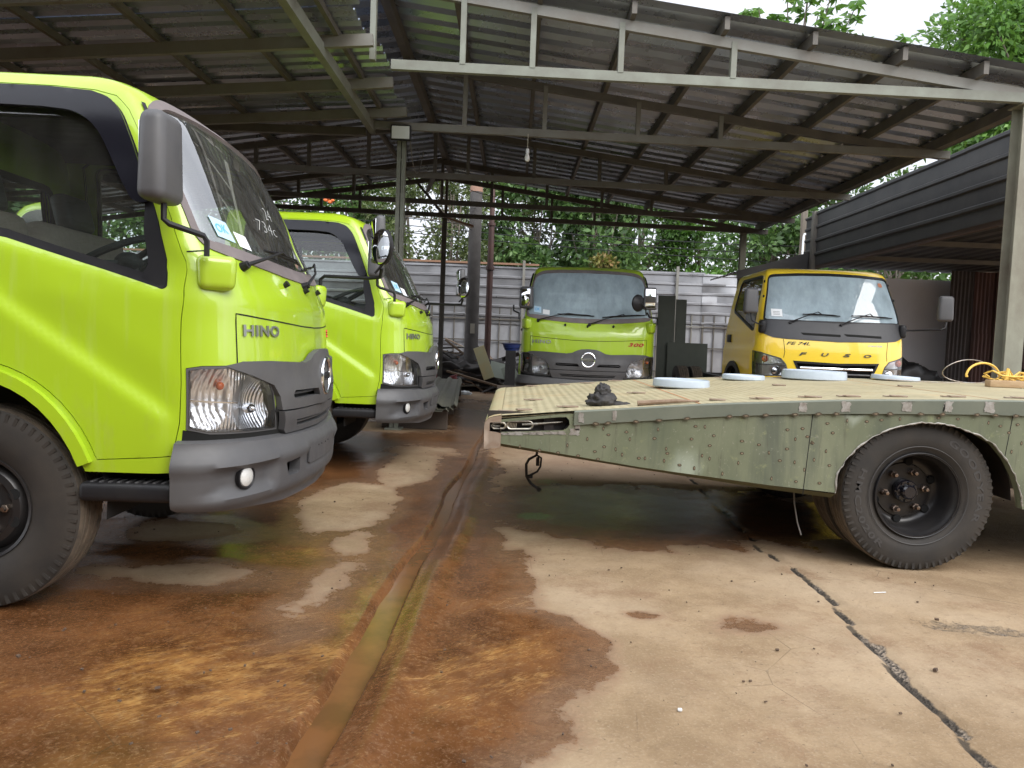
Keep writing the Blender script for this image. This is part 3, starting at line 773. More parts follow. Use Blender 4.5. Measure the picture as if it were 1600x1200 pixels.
GT = 'green lime cab chassis trucks under the sheds'
t1, SH = lime_truck()
def place(o, x, y, a): o.location = (x, y, 0); o.rotation_euler = (0, 0, a)
t2 = copy_tree(t1); t3 = copy_tree(t1)
place(t1, -.953, 3.667, .030); place(t2, -.722, 6.80, -.011); place(t3, .932, 9.111, -1.6135)
tag(t1, 'nearest lime green truck cab at the left edge, chalk numbers on its windscreen', 'truck', GT)
tag(t2, 'lime green truck parked just behind the nearest one, seen side on', 'truck', GT)
tag(t3, 'lime green truck facing the viewer in the middle behind the flat bed', 'truck', GT)
# the facing truck has its mirrors folded so the glass shows to the front
for o in children(t3):
    if o.name.startswith('right_mirror'):
        for c in children(o):
            if c.name.startswith('mirror_head'): c.rotation_euler = (0, 0, radians(168)); c.location = (-.30, -.80, 1.68); c.scale = (1, 1, .88)
            else: c.hide_render = False
    if o.name.startswith('left_mirror'):
        for c in children(o):
            if c.name.startswith('mirror_head'): c.rotation_euler = (0, 0, radians(185))
for o in children(t3):
    if o.name.startswith('windscreen.') or o.name == 'windscreen': o.data = o.data.copy(); o.data.materials[0] = GLASS_SKY_SHEEN
# chalk marks on the near truck's windscreen
cm = mat('chalk', (.36, .37, .35), .9)
a_ = text_on(SH, '24', -.10, .0, 1.69, .06, .0006, .3, .001, 1., -.022); a_.build('chalk_mark', cm, t1)
a_ = text_on(SH, '734c', -.30, -.04, 1.61, .055, .0006, .35, .001, 1., -.022); a_.build('chalk_mark', cm, t1)

# ------------------------------------------------------------ yellow truck
KF = [(.40, -.05, .40, .80, .9), (.70, -.02, .70, .83, .9), (.95, -.0, .95, .838, .9), (1.10, -.006, 1.10, .836, .88), (1.27, -.035, 1.27, .830, .8), (1.40, -.085, 1.40, .815, .7), (1.47, -.118, 1.47, .803, .62), (1.6, -.182, 1.6, .782, .5),
      (1.8, -.285, 1.8, .742, .4), (1.95, -.368, 1.95, .710, .34), (2.02, -.412, 2.02, .692, .3), (2.06, -.46, 2.06, .675, .3), (2.09, -.54, 2.09, .64, .3), (2.18, -.64, 2.108, .57, .3), (2.33, -.82, 2.12, .42, .3), (2.53, -1.02, 2.128, .22, .3), (2.75, -1.25, 2.13, .0, .3)]
def disp_f(sh, a, v, p):
    if v > 2.2 or abs(a) < sh.sc * .95: return 0.
    side = sstep(sh.sc * .95, sh.sc * 1.08, abs(a)); z = p.z
    return (.014 * (1 - sstep(1.13, 1.16, z)) - .008 * sstep(1.16, 1.18, z) * (1 - sstep(1.2, 1.3, z))) * side
def yellow_truck():
    root = empty('cab_chassis_truck'); sh = Shell(KF, -1.66, disp_f)
    sx = lambda P, s=-1: [sh.sx(x, z, s) for x, z in P]
    fy = lambda P: [sh.fy(y, z) for y, z in P]
    ws = rnd([(-.675, 2.0), (-.35, 2.022), (0, 2.03), (.35, 2.022), (.675, 2.0), (.70, 1.85), (.755, 1.55), (.765, 1.468), (.4, 1.462), (0, 1.46), (-.4, 1.462), (-.765, 1.468), (-.755, 1.55), (-.70, 1.85)], .05)
    WS = fy(ws)
    door = [(-.36, .62), (-.335, .9), (-.335, 1.3), (-.37, 1.5), (-.43, 1.72), (-.50, 1.92), (-.56, 2.03), (-.62, 2.05), (-1.50, 2.05), (-1.55, 2.02), (-1.58, 1.2)] + arch_pts(.50, .575, -.66, -1.575)[::-1]
    win = rnd([(-.425, 1.355), (-.44, 1.5), (-.50, 1.80), (-.565, 1.99), (-.64, 2.015), (-1.42, 2.02), (-1.48, 1.97), (-1.50, 1.66), (-1.46, 1.60), (-.50, 1.352)], .04)
    hl = [[sh.fy(y, z) for y, z in ((-.80, 1.108), (-.60, 1.045), (-.545, .98), (-.50, .84), (-.80, .83))] + [sh.sx(-.34, .84, -1), sh.sx(-.36, 1.12, -1)]]
    hl.append([(-a, v) for a, v in hl[0]])
    R_ = sx([(-.36, .56), (-.70, .56)] + arch_pts(.45, .52, -.713, -1.575), -1); Lf = [(-a, v) for a, v in R_]
    outer = [(-sh.smax, sh.vmax - .005), (-sh.smax, .56)] + R_[::-1] + [sh.sx(-.33, .60, -1), sh.fy(-.5, .70), sh.fy(.5, .70), sh.sx(-.33, .60, 1)] + Lf + [(sh.smax, .56), (sh.smax, sh.vmax - .005)]
    gp = fy([(-.475, 1.02), (0, 1.005), (.475, 1.02), (.36, .78), (-.36, .78)])
    panel(sh, outer, [WS, sx(door, -1), sx(door, 1), gp] + hl, 0, .018, .038).build('cab_body', PAINT_Y, root, ang=50)
    bkm = mat('gap_black', (.004, .004, .003), .9)
    panel(sh, inset(WS, -.012), [inset(WS, .016)], .005, .01, .03).build('windscreen_seal', BLK, root, ang=50)
    panel(sh, inset(WS, .004), [], -.004, 0, .05).build('windscreen', GLASS_SKY_SHEEN, root)
    bp = fy([(-.79, 1.475), (0, 1.452), (.79, 1.475), (.80, 1.40), (.765, 1.31), (.68, 1.275), (.55, 1.262), (0, 1.245), (-.55, 1.262), (-.68, 1.275), (-.765, 1.31), (-.80, 1.40)])
    cw = panel(sh, bp, [], .008, .008, .03).build('cowl_panel', mat('cowl_plastic', (.03, .03, .034), .5, 0, (.045, .045, .046), 4), root, ang=50)
    g = MB()
    for a, b in ((-.40, .03), (.07, .50)): panel(sh, fy([(a, 1.335), (b, 1.325), (b, 1.30), (a + .03, 1.31)]), [], .0105, 0, .06, g)
    g.build('cowl_slot', bkm, cw)
    for s in (-1, 1):
        m = MB(); c1 = sh.P(*sh.fy(s * .775, 1.39), .02); m.rbox(c1, (.10, .075, .15), .03, 4); m.build('mirror_mount', BLK, root)
        e = empty('right_mirror' if s < 0 else 'left_mirror', (0, 0, 0)); e.parent = root
        tgt = (-.02, -.99, 1.67) if s < 0 else (-.02, 1.15, 1.66)
        p1 = (tgt[0], tgt[1] + (.0 if s < 0 else .02), tgt[2] - .13)
        MB().tube([c1 + Vector((.02, 0, .01)), Vector((.03, tgt[1] - s * .06, 1.425)), Vector((.02, tgt[1] - s * .01, 1.45)), Vector(p1)], .0095, 8).build('mirror_arm', BLK, e)
        mirror_head('mirror_head', tgt, (.09, .165, .28), e, radians(8 * -s))
        D = sx(door, s); W = sx(win, s)
        d = panel(sh, inset(D, .003), [W], 0, .018, .038).build('door', PAINT_Y, root, ang=50)
        panel(sh, inset(W, -.004), [inset(W, .028)], .001, .012, .03).build('window_frame', BLK, d, ang=50)
        panel(sh, inset(W, .01), [], -.012, 0, .08).build('window_glass', GLASS_SIDE, d)
        hd = MB(); hd.rbox(sh.P(*sh.sx(-1.44, 1.26, s), .004), (.16, .03, .10), .014, 4); hd.build('door_handle', BLK, d)
        a = arch_pts(.445, .515, -.716, -1.572); c = arch_pts(.505, .575, -.66, -1.56)
        panel(sh, sx(a + c[::-1], s), [], .02, .05, .03).build('fender_lip', BLK, root, ang=50)
        m = MB(); m.lathe([(0, .50), (-.45 * s, .50)], c=(-1.13, s * .80, .42), n=24, a0=-.1, a1=pi + .1); m.build('wheel_well', bkm, root)
        for z in (1.75, 1.93): MB().sphere(sh.P(*sh.sx(sh.x(z) - .12, z, s), .002), (.012, .012, .018)).build('pillar_clip', BLK, root)
    sm = MB()
    for s in (-1, 1):
        D = sx(door, s); ribbon(sh, D + [D[0]], .012, -.012, sm)
        ribbon(sh, [sh.fy(s * .58, 1.262), sh.fy(s * .565, 1.12), sh.fy(s * .575, 1.05)], .006, .0012, sm)
    sm.build('panel_gap', bkm, root)
    # grille
    gb = MB(); panel(sh, inset(gp, -.01), [], -.05, 0, .06, gb); gb.build('grille_backing', bkm, root)
    panel(sh, inset(gp, -.002), [inset(gp, .022)], .004, .04, .04).build('grille_surround', BLK, root)
    for z, y, mm, r in ((.945, .40, CHROME, .016), (.885, .38, GREY, .010), (.835, .36, GREY, .010)):
        m = MB(); m.tube([sh.P(*sh.fy(y * t, z), -.005) for t in np.linspace(-1, 1, 11)], r, 8); m.build('grille_bar', mm, root)
    for s, H in zip((-1, 1), hl):
        h = panel(sh, inset(H, .001), [inset(H, .012)], .003, .03, .03).build('headlight', GREY, root)
        panel(sh, inset(H, .010), [], lambda a, v: -.04 - .03 * sin(v * 40) * 0 - .03 * max(0, 1 - ((abs(sh.base(a, v).y) - .62) / .1) ** 2 - ((v - .89) / .08) ** 2), 0, .02).build('reflector', bpy.data.materials['lamp_reflector'], h)
        panel(sh, inset(H, .010), [], .005, 0, .04).build('lens', LENS, h)
        m = MB(); m.sphere(sh.P(*sh.fy(s * .765, 1.03), -.022), (.02, .035, .04)); m.build('indicator_bulb', ORANGE, h)
        m = MB(); ribbon(sh, [sh.fy(s * .53, .955), sh.fy(s * .70, .965), sh.sx(-.34, .965, s)], .012, -.004, m); m.build('divider', GREY, h)
        m = MB(); m.lathe([(-.02, .055), (0, .05), (.01, .03), (.014, 0)], c=sh.P(*sh.fy(s * .64, .895), -.03), n=24, axis='X'); m.build('lamp_bowl', CHROME, h)
    slv = mat('badge_silver', (.30, .31, .30), .3, .7)
    for ch, y in (('F', -.375), ('U', -.14), ('S', .10), ('O', .335)): text_on(sh, ch, y - .042, y + .042, 1.10, .036, .008, .25, .001).build('badge_letter', mat('dark_chrome', (.12, .12, .10), .3, .8), root)
    text_on(sh, 'FE 74L', -.55, -.30, 1.215, .036, .001, .35, .001).build('decal_letters', BLK, root)
    text_on(sh, 'CANTER', .34, .51, 1.215, .018, .001, .35, .001).build('decal_letters', slv, root)
    sk = panel(sh, fy([(-.69, 1.52), (-.575, 1.515), (-.575, 1.60), (-.69, 1.605)]), [], .0005, 0, .06).build('sticker', WHITEP, root)
    mk = MB()
    for i in range(3): ribbon(sh, fy([(-.67, 1.54 + i * .016), (-.60, 1.537 + i * .016)]), .004, .001, mk)
    mk.build('sticker_print', GREY, sk)
    panel(sh, rnd(fy([(.565, 1.90), (.615, 1.90), (.605, 1.95), (.56, 1.95)]), .02), [], .0005, 0, .03).build('sticker', mat('brown_sticker', (.35, .13, .06), .6), root)
    wiper(root, sh, -.50, 1.445, -.20, 1.56, -.36, .05, 1.545, 1.535)
    wiper(root, sh, .05, 1.435, .38, 1.56, .18, .66, 1.545, 1.535)
    # bumper
    ew = sh.sx(-.36, .55, 1)[0]
    panel(sh, [(-ew, .78), (-.5, .76), (.5, .76), (ew, .78), (ew, .42), (-ew, .42)], [], lambda a, v: .05 - .02 * sstep(.7, .78, v), .04, .04).build('bumper', PAINT_Y, root, ang=50)
    for s in (-1, 1):
        m = MB(); m.rbox((-.545, s * .77, .485), (.36, .17, .075), .022); m.build('step', BLK, root)
    V, F = tri_region([(-.78, .56), (-.82, .9), (-.83, 1.25), (-.80, 1.5), (-.74, 1.8), (-.69, 2.02), (-.4, 2.11), (.4, 2.11), (.69, 2.02), (.74, 1.8), (.80, 1.5), (.83, 1.25), (.82, .9), (.78, .56)], [rnd([(-.5, 1.5), (.5, 1.5), (.5, 1.85), (-.5, 1.85)], .06)], .15)
    MB().add([(-1.655, y, z) for y, z in V], F).build('rear_wall', PAINT_Y, root)
    m = MB(); m.rbox((-.42, .0, 1.93), (.03, .25, .075), .012); m.tube([(-.43, 0, 1.96), (-.46, 0, 2.02)], .008, 6); m.build('rear_view_mirror', INTD, root)
    interior(root, sh, -1.64)
    for s in (-1, 1): make_front_wheel(root, (-1.13, s * .72, .40), s)
    chassis(root, -1.13, -5.9)
    return root
ty = yellow_truck(); place(ty, 3.621, 8.21, -1.598)
tag(ty, 'yellow truck with black cowl and wide arm mirrors, parked right of the middle', 'truck')

# ------------------------------------------------------------ flat bed under construction
m, nt, out = new_mat('olive_primer_plate'); p = N(nt, 'ShaderNodeBsdfPrincipled'); L(nt, p.outputs[0], out.inputs[0])
f = ramp(nt, tex(nt, 2.4, 6, .62, (1, 1, .5), dist=.6), [(.32, 0.), (.68, 1.)])
c = mixc(nt, f, (.100, .115, .066), (.165, .178, .112))
f = ramp(nt, tex(nt, 3.1, 5, .6, (1.6, 1, .25), dist=.5), [(.50, 0.), (.68, 1.)]); c = mixc(nt, mth(nt, 'MULTIPLY', f, .7), c, (.060, .072, .055))
f = ramp(nt, tex(nt, 11, 6, .7), [(.60, 0.), (.72, 1.)]); c = mixc(nt, mth(nt, 'MULTIPLY', f, .55), c, (.24, .26, .12))
f = ramp(nt, tex(nt, 26, 4, .7, (1, 1, .08)), [(.58, 0.), (.72, 1.)]); c = mixc(nt, mth(nt, 'MULTIPLY', f, .6), c, (.055, .045, .03))
f = ramp(nt, tex(nt, 60, 5, .75), [(.60, 0.), (.70, 1.)]); c = mixc(nt, mth(nt, 'MULTIPLY', f, .45), c, (.30, .30, .24))
g = N(nt, 'ShaderNodeTexCoord'); sp = N(nt, 'ShaderNodeSeparateXYZ'); L(nt, g.outputs['Object'], sp.inputs[0])
L(nt, c, p.inputs['Base Color']); p.inputs['Roughness'].default_value = .52
L(nt, bump(nt, tex(nt, 5, 3), .12, .01), p.inputs['Normal']); OLIVE = m; MATS['olive_primer_plate'] = m
EDGE = mat('grey_green_edge', (.10, .115, .088), .5, 0, (.15, .16, .12), 3.5, .5, .15, 12)
UNDER = mat('olive_under_edge', (.07, .072, .035), .6, 0, (.11, .11, .055), 4)
BARE = mat('ground_steel', (.40, .39, .36), .5, .3, (.16, .13, .10), 30, .5, .3, 80)
RUSTY = mat('rusted_bare_steel', (.20, .12, .075), .7, .2, (.33, .28, .22), 14, .6, .3, 60)
# deck: ribbed plate at the tail, fine tread plate further on
m, nt, out = new_mat('dusty_deck_plate'); p = N(nt, 'ShaderNodeBsdfPrincipled'); L(nt, p.outputs[0], out.inputs[0])
tc = N(nt, 'ShaderNodeTexCoord'); sp = N(nt, 'ShaderNodeSeparateXYZ'); L(nt, tc.outputs['Object'], sp.inputs[0])
f = ramp(nt, tex(nt, 1.6, 7, .65), [(.35, 0.), (.7, 1.)]); c = mixc(nt, f, (.36, .31, .185), (.46, .41, .26))
f = ramp(nt, tex(nt, 3.3, 5, .6), [(.55, 0.), (.75, 1.)]); c = mixc(nt, mth(nt, 'MULTIPLY', f, .5), c, (.44, .27, .11))
f = ramp(nt, tex(nt, 7., 8, .72), [(.50, 0.), (.66, 1.)]); c = mixc(nt, mth(nt, 'MULTIPLY', f, .5), c, (.22, .18, .11))
f = ramp(nt, tex(nt, 40., 4, .6, (1, .12, 1)), [(.60, 0.), (.72, 1.)]); c = mixc(nt, mth(nt, 'MULTIPLY', f, .5), c, (.16, .13, .09))
rib = mth(nt, 'SINE', mth(nt, 'MULTIPLY', sp.outputs[0], 130.))
left = mth(nt, 'LESS_THAN', sp.outputs[0], .98)
ch = N(nt, 'ShaderNodeTexVoronoi'); ch.inputs['Scale'].default_value = 42; L(nt, tc.outputs['Object'], ch.inputs[0])
h = mth(nt, 'ADD', mth(nt, 'MULTIPLY', rib, left), mth(nt, 'MULTIPLY', mth(nt, 'LESS_THAN', ch.outputs[0], .28), mth(nt, 'SUBTRACT', 1., left)))
c = mixc(nt, mth(nt, 'MULTIPLY', mth(nt, 'ADD', mth(nt, 'MULTIPLY', h, .5), .5), .16), c, (.28, .23, .13))
L(nt, c, p.inputs['Base Color']); p.inputs['Roughness'].default_value = .6
L(nt, bump(nt, h, .5, .004), p.inputs['Normal']); DECK = m
bed = empty('flatbed_body', (1.3, 4.9, 0)); tag(bed, 'unfinished green car-carrier bed sloping down to its tail, weld marks along its side', 'flatbed')
BX, BY = 1.3, 4.9
def B(v): return [(p_[0] - BX, p_[1] - BY, p_[2]) for p_ in v]
Y0, Y1 = 3.76, 6.05
top = pchip([-.11, -.053, .317, .52, .985, 1.475, 1.642, 2.133, 2.623, 3.3, 4.2, 6.], [.737, .742, .780, .798, .842, .876, .888, .908, .922, .926, .926, .926])
xs = [-.048] + list(np.linspace(.0, 6., 61)); fl = pchip([-.05, .327, .664, 1.106, 1.646, 2.63, 6.], [.645, .711, .745, .787, .821, .848, .852])
# deck plate with slight thickness and curved nose
dk = MB(); vs = []; fs = []
for x in xs: vs += [(x, Y0 + .002, top(x)), (x, Y1 - .002, top(x)), (x, Y0 + .002, top(x) - .012), (x, Y1 - .002, top(x) - .012)]
for i in range(len(xs) - 1): o = 4 * i; fs += [(o, o + 4, o + 5, o + 1), (o + 2, o + 3, o + 7, o + 6)]
dk.add(B(vs), fs); dk.build('deck_plate', DECK, bed)
# nose strip
nz = MB(); prof = [(-.050, top(-.05) + .002), (-.085, .738), (-.112, .728), (-.131, .708), (-.135, .68), (-.128, .565), (-.05, .577)]
n = len(prof); vs = [(x, y, z) for y in (Y0 - .004, Y1 + .004) for x, z in prof]
nz.add(B(vs), [(i, i + 1, n + i + 1, n + i) for i in range(n - 2)] + [(n - 1, 0, n, 2 * n - 1), (n - 2, n - 1, 2 * n - 1, 2 * n - 2)])
nz.build('tail_nose', mat('pale_nose_paint', (.46, .44, .27), .5, 0, (.50, .36, .2), 4, .4), bed, ang=50)
# end caps: frame of bare steel round the pocket
SL0, SL1 = (-.112, .662), (.30, .748)
cap = [(-.132, .566), (-.05, .577), (-.047, .577), (-.047, .652), (-.106, .660), (-.106, .704), (-.047, .708), (-.047, top(-.05)), (-.085, .736), (-.112, .726), (-.131, .706), (-.135, .68)]
for y, sgn in ((Y0 - .006, 1), (Y1 + .006, -1)):
    V, F = tri_region(cap, [], .06); MB().add(B([(x, y, z) for x, z in V]), F).build('tail_cap', RUSTY, bed)
# side plates
botx = [-.047, .676, 1.341, 1.690]; botz = [.597, .502, .435, .401]
arch = [(1.6895, .408), (1.693, .508), (1.728, .575), (1.79, .650), (1.877, .715), (1.98, .762), (2.108, .788), (2.21, .788), (2.307, .768), (2.40, .738), (2.491, .689), (2.56, .615), (2.613, .524), (2.645, .44), (2.660, .36)]
slot = [(-.047, .657), (.272, .679), (.292, .690), (.304, .708), (.300, .732), (.286, .746), (.25, .745), (-.047, .708)]
sidep = [(-.047, .597), (.676, .502), (1.341, .435)] + arch + [(6., .36), (6., fl(5.99))] + [(x, fl(x) - .0) for x in np.linspace(5.5, .55, 20)] + [(.33, .712), (.327, .765)] + [(.25, .760), (-.047, .722), (-.047, .708), (.25, .745), (.286, .746), (.300, .732), (.304, .708), (.292, .690), (.272, .679), (-.047, .657)]
for y, sgn in ((Y0, 1), (Y1, -1)):
    V, F = tri_region(sidep, [], .12)
    rim_ = MB(); rim_.add(B([(x, y, z) for x, z in V]), F)
    # plate thickness round the wheel arch
    vs = []; fs = []
    for i, (x, z) in enumerate(arch): vs += [(x, y, z), (x, y + sgn * .05, z)]
    rim_.add(B(vs), [(2 * i, 2 * i + 1, 2 * i + 3, 2 * i + 2) for i in range(len(arch) - 1)])
    sp_ = rim_.build('side_plate', OLIVE, bed, ang=30)
    e = MB(); vs = []; fs = []
    X = [.325] + list(np.linspace(.4, 6., 50))
    for x in X:
        for dy, z in ((0, fl(x) - .004), (-.012, fl(x) - .004), (-.014, top(x) - .006), (-.008, top(x) + .001), (.004, top(x) + .001)): vs.append((x, y + sgn * dy, z))
    for i in range(len(X) - 1):
        for j in range(4): o = 5 * i + j; fs.append((o, o + 5, o + 6, o + 1))
    e.add(B(vs), fs); e.add(B([(X[0], y, fl(X[0]) - .004), (X[0], y - sgn * .012, fl(X[0]) - .004), (X[0], y - sgn * .014, top(X[0])), (X[0], y + .0, top(X[0]))]), [(0, 1, 2, 3)])
    e.build('edge_channel', EDGE, bed, ang=30)
    # bottom folded edge
    u = MB(); vs = []; bz = [.575, .484, .405, .371]
    for x, z, z2 in zip(botx, botz, bz): vs += [(x, y - sgn * .001, z), (x, y + sgn * .055, z2), (x, y + sgn * .30, z2)]
    u.add(B(vs), [(3 * i + j, 3 * i + 3 + j, 3 * i + 4 + j, 3 * i + 1 + j) for i in range(3) for j in (0, 1)]); u.build('folded_edge', UNDER, bed)
    # ragged weld bead round the arch + bright ground patches
    w = MB(); pts = []
    for i in range(len(arch) - 1):
        for t in np.linspace(0, 1, 7)[:-1]:
            x = arch[i][0] + (arch[i + 1][0] - arch[i][0]) * t; z = arch[i][1] + (arch[i + 1][1] - arch[i][1]) * t
            pts.append((x + random.uniform(-.003, .003), y - sgn * .002, z + random.uniform(-.003, .003)))
    w.tube(B(pts), [random.uniform(.0012, .0058) for _ in pts], 5); w.build('weld_bead', BARE, bed, smooth=False)
    # pocket: dark box inside with side wall
    pk = MB(); pk.add(B([(-.12, y + sgn * .07, .64), (.32, y + sgn * .07, .64), (.32, y + sgn * .07, .76), (-.12, y + sgn * .07, .76)]), [(0, 1, 2, 3)])
    pk.add(B([(-.12, y + sgn * .001, .652), (.31, y + sgn * .001, .672), (.31, y + sgn * .07, .672), (-.12, y + sgn * .07, .652)]), [(0, 1, 2, 3)])
    pk.add(B([(.27, y, .675), (.305, y, .71), (.27, y, .748), (.27, y + sgn * .07, .675), (.305, y + sgn * .07, .71), (.27, y + sgn * .07, .748)]), [(0, 1, 4, 3), (1, 2, 5, 4)])
    pk.build('pocket', FRAME, bed)
# irregular patches of bare metal on the near face
gp_ = MB(); rs = random.Random(3)
def patch(cx, cz, w, h, y=Y0 - .0155, n=28):
    pts = [(cx + w / 2 * max(-1, min(1, 1.5 * cos(a))) * rs.uniform(.62, 1.12), cz + h / 2 * max(-1, min(1, 1.5 * sin(a))) * rs.uniform(.8, 1.08)) for a in np.linspace(0, 2 * pi, n + 1)[:-1]]
    g0 = MB(); g0.add(B([(a, y, b) for a, b in pts]), [tuple(range(n))]); g0.build('bare_patch', BARE, bed, smooth=False)
for x, wd in ((.36, .03), (.53, .022), (1.49, .045), (1.71, .05), (2.02, .06), (2.23, .05), (2.44, .06)): patch(x, (fl(x) + top(x)) / 2, wd, (top(x) - fl(x)) * .80)
for i in range(9): x = -.03 + i * .037; patch(x, .650 + .055 * x - .003 * i * 0, .045, .012 + .004 * (i % 3), Y0 - .0025)
patch(.33, .672, .06, .035, Y0 - .0027); patch(.345, .70, .03, .04, Y0 - .0027)
# plug-weld marks
wm = MB(); wr = MB(); spots = []
for (px, pz) in ((.34, .70), (.05, .585), (.15, .575), (.25, .562), (.36, .548), (.46, .536), (.40, .64), (.30, .60), (.47, .69), (.50, .66), (.49, .595), (.55, .595), (.44, .572), (.60, .68), (.62, .64), (.70, .55), (.58, .56), (.66, .548), (.76, .70), (.75, .655), (.80, .60), (.82, .575), (.80, .535), (.88, .525), (.95, .72), (1.0, .72), (.93, .66), (1.05, .68), (1.03, .63), (.99, .57), (1.03, .565), (.96, .51), (1.1, .49), (1.2, .66), (1.2, .60), (1.18, .54), (1.28, .64), (1.33, .60), (1.35, .47), (1.42, .73), (1.46, .68), (1.50, .73), (1.43, .63), (1.55, .66), (1.40, .57), (1.53, .70), (1.62, .77), (1.66, .72), (1.47, .56), (1.52, .52), (1.57, .58), (1.62, .62), (1.49, .46), (1.60, .45), (1.56, .67), (1.65, .55), (1.72, .78), (1.83, .785), (1.90, .79), (2.0, .805), (2.2, .815), (2.3, .81), (2.45, .80), (2.52, .79), (2.56, .75), (2.60, .80), (2.62, .70), (2.58, .66)):
    spots.append((px + rs.uniform(-.008, .008), pz + rs.uniform(-.006, .006)))
for px, pz in spots:
    tall = rs.random() < .4; a_, b_ = (.006, .011) if tall else (.011, .0075)
    ring = [(px + a_ * 1.0 * cos(t) * rs.uniform(.85, 1.15), pz + b_ * sin(t) * rs.uniform(.85, 1.15)) for t in np.linspace(0, 2 * pi, 11)[:-1]]
    wr.add(B([(x, Y0 - .0012, z) for x, z in ring]), [tuple(range(10))])
    wm.add(B([(px + (x - px) * .55, Y0 - .0026, pz + (z - pz) * .55) for x, z in ring]), [tuple(range(10))])
for x in np.linspace(.42, 2.75, 19):
    x += rs.uniform(-.055, .055); z = fl(x) - .004
    ring = [(x + .016 * cos(t) * rs.uniform(.8, 1.3), z + .010 * sin(t) * rs.uniform(.7, 1.2)) for t in np.linspace(0, 2 * pi, 11)[:-1]]
    wr.add(B([(a, Y0 - .0165, b) for a, b in ring]), [tuple(range(10))]); wm.add(B([(x + (a - x) * .5, Y0 - .018, z + (b - z) * .4) for a, b in ring]), [tuple(range(10))])
wr.build('weld_scorch', mat('weld_scorch', (.075, .055, .03), .7, 0, (.05, .035, .02), 40), bed, smooth=False)
wm.build('plug_welds', mat('plug_weld', (.24, .22, .15), .45, .4, (.20, .13, .08), 60), bed, smooth=False)
# plate joints and scratches
jt = MB()
for x in (1.52, 2.545): jt.add(B([(x, Y0 - .0008, .39 if x < 2 else .62), (x + .004, Y0 - .0008, .39 if x < 2 else .62), (x + .030, Y0 - .0008, fl(x) - .005), (x + .026, Y0 - .0008, fl(x) - .005)]), [(0, 1, 2, 3)])
jt.build('plate_joint', mat('gap_black', (.004, .004, .003), .9), bed, smooth=False)
# sub-frame, cross members, unseen belly plate added to block light below
sf = MB()
for y in (4.5, 5.3): sf.box((2.9 - BX, y - BY, .60), (6.0, .10, .22))
for x in np.linspace(.2, 5.6, 12): sf.box((x - BX, 4.905 - BY, top(x) - .06), (.05, 2.2, .08))
for y in (3.90, 5.9): sf.bar((.0 - BX, y - BY, .60), (1.6 - BX, y - BY, .50), .05, .07)
sf.box((1.15 - BX, 4.9 - BY, .50), (1.1, 2.1, .02), Matrix.Rotation(radians(5), 3, 'Y')); sf.box((3.2 - BX, 4.9 - BY, .52), (3., 1.2, .3))
sf.build('sub_frame_light_block', FRAME, bed)
ax_ = MB(); ax_.tube([(2.14 - BX, 4.0 - BY, .4), (2.14 - BX, 5.8 - BY, .4)], .06); ax_.sphere((2.14 - BX, 4.9 - BY, .4), (.2, .2, .2)); ax_.build('axle', FRAME, bed)
for a, y in ((.52, 4.05), (.5, 5.75)):
    m = MB(); m.lathe([(-.26, .49), (.26, .49)], c=(2.17 - BX, y - BY + (.06 if y < 5 else -.06), .36), n=28, a0=.05, a1=pi - .05); m.build('wheel_well', FRAME, bed)
w1 = make_dished_wheel(bed, (2.145 - BX, 3.905 - BY, .40), -1, True); w1.rotation_euler = (0, radians(8), 0)
for y, s in ((4.13, -1), (5.66, 1), (5.88, 1)): make_dished_wheel(bed, (2.145 - BX, y - BY, .40), s)
mf = MB(); mf.tube(B([(1.56, 3.98, .40), (1.565, 3.97, .30), (1.58, 3.95, .20), (1.60, 3.94, .135)]), .004, 6); mf.build('hanging_wire', mat('grey_cable', (.16, .15, .14), .6), bed)
# cable and bracket hanging under the tail
hk = MB(); hk.tube(B([(.16, 4.2, .53), (.158, 4.2, .475), (.115, 4.2, .45), (.100, 4.2, .42), (.104, 4.2, .35), (.13, 4.2, .31), (.18, 4.2, .275)]), .008, 8)
hk.tube(B([(.158, 4.2, .475), (.185, 4.2, .46), (.182, 4.2, .41), (.165, 4.2, .38), (.12, 4.2, .355)]), .006, 8); hk.rbox(B([(.165, 4.19, .44)])[0], (.02, .02, .05), .005); hk.rbox(B([(.122, 4.19, .352)])[0], (.035, .02, .02), .005); hk.sphere(B([(.18, 4.2, .275)])[0], .013, 8, 6)
hk.build('tow_hook_cable', BLK, bed)
# turnbuckle in the side pocket
tb = MB(); yb = Y0 + .030
def loop(x0, x1, z, h, r=.006):
    pts = []; hh = h / 2
    for t in np.linspace(-pi / 2, pi / 2, 7): pts.append((x1 - hh + hh * cos(t), yb, z + hh * sin(t) + (x1 - x0) * .03))
    for t in np.linspace(pi / 2, 3 * pi / 2, 7): pts.append((x0 + hh + hh * cos(t), yb, z + hh * sin(t)))
    pts.append(pts[0]); tb.tube(B(pts), r, 6, False)
loop(-.095, -.025, .684, .030); loop(-.018, .115, .690, .040, .0055)
tb.tube(B([(-.10, yb, .682), (-.055, yb - .003, .682)]), .008, 6)
for i in range(6): tb.tube(B([(-.012 + i * .008, yb, .678), (-.009 + i * .008, yb, .702)]), .0028, 5)
tb.tube(B([(.06, yb, .696), (.135, yb, .702), (.20, yb, .710), (.27, yb + .01, .716)]), [.005, .007, .004, .004], 6)
tb.build('turnbuckle', mat('galvanised', (.50, .48, .42), .35, .8, (.3, .26, .2), 50), bed)
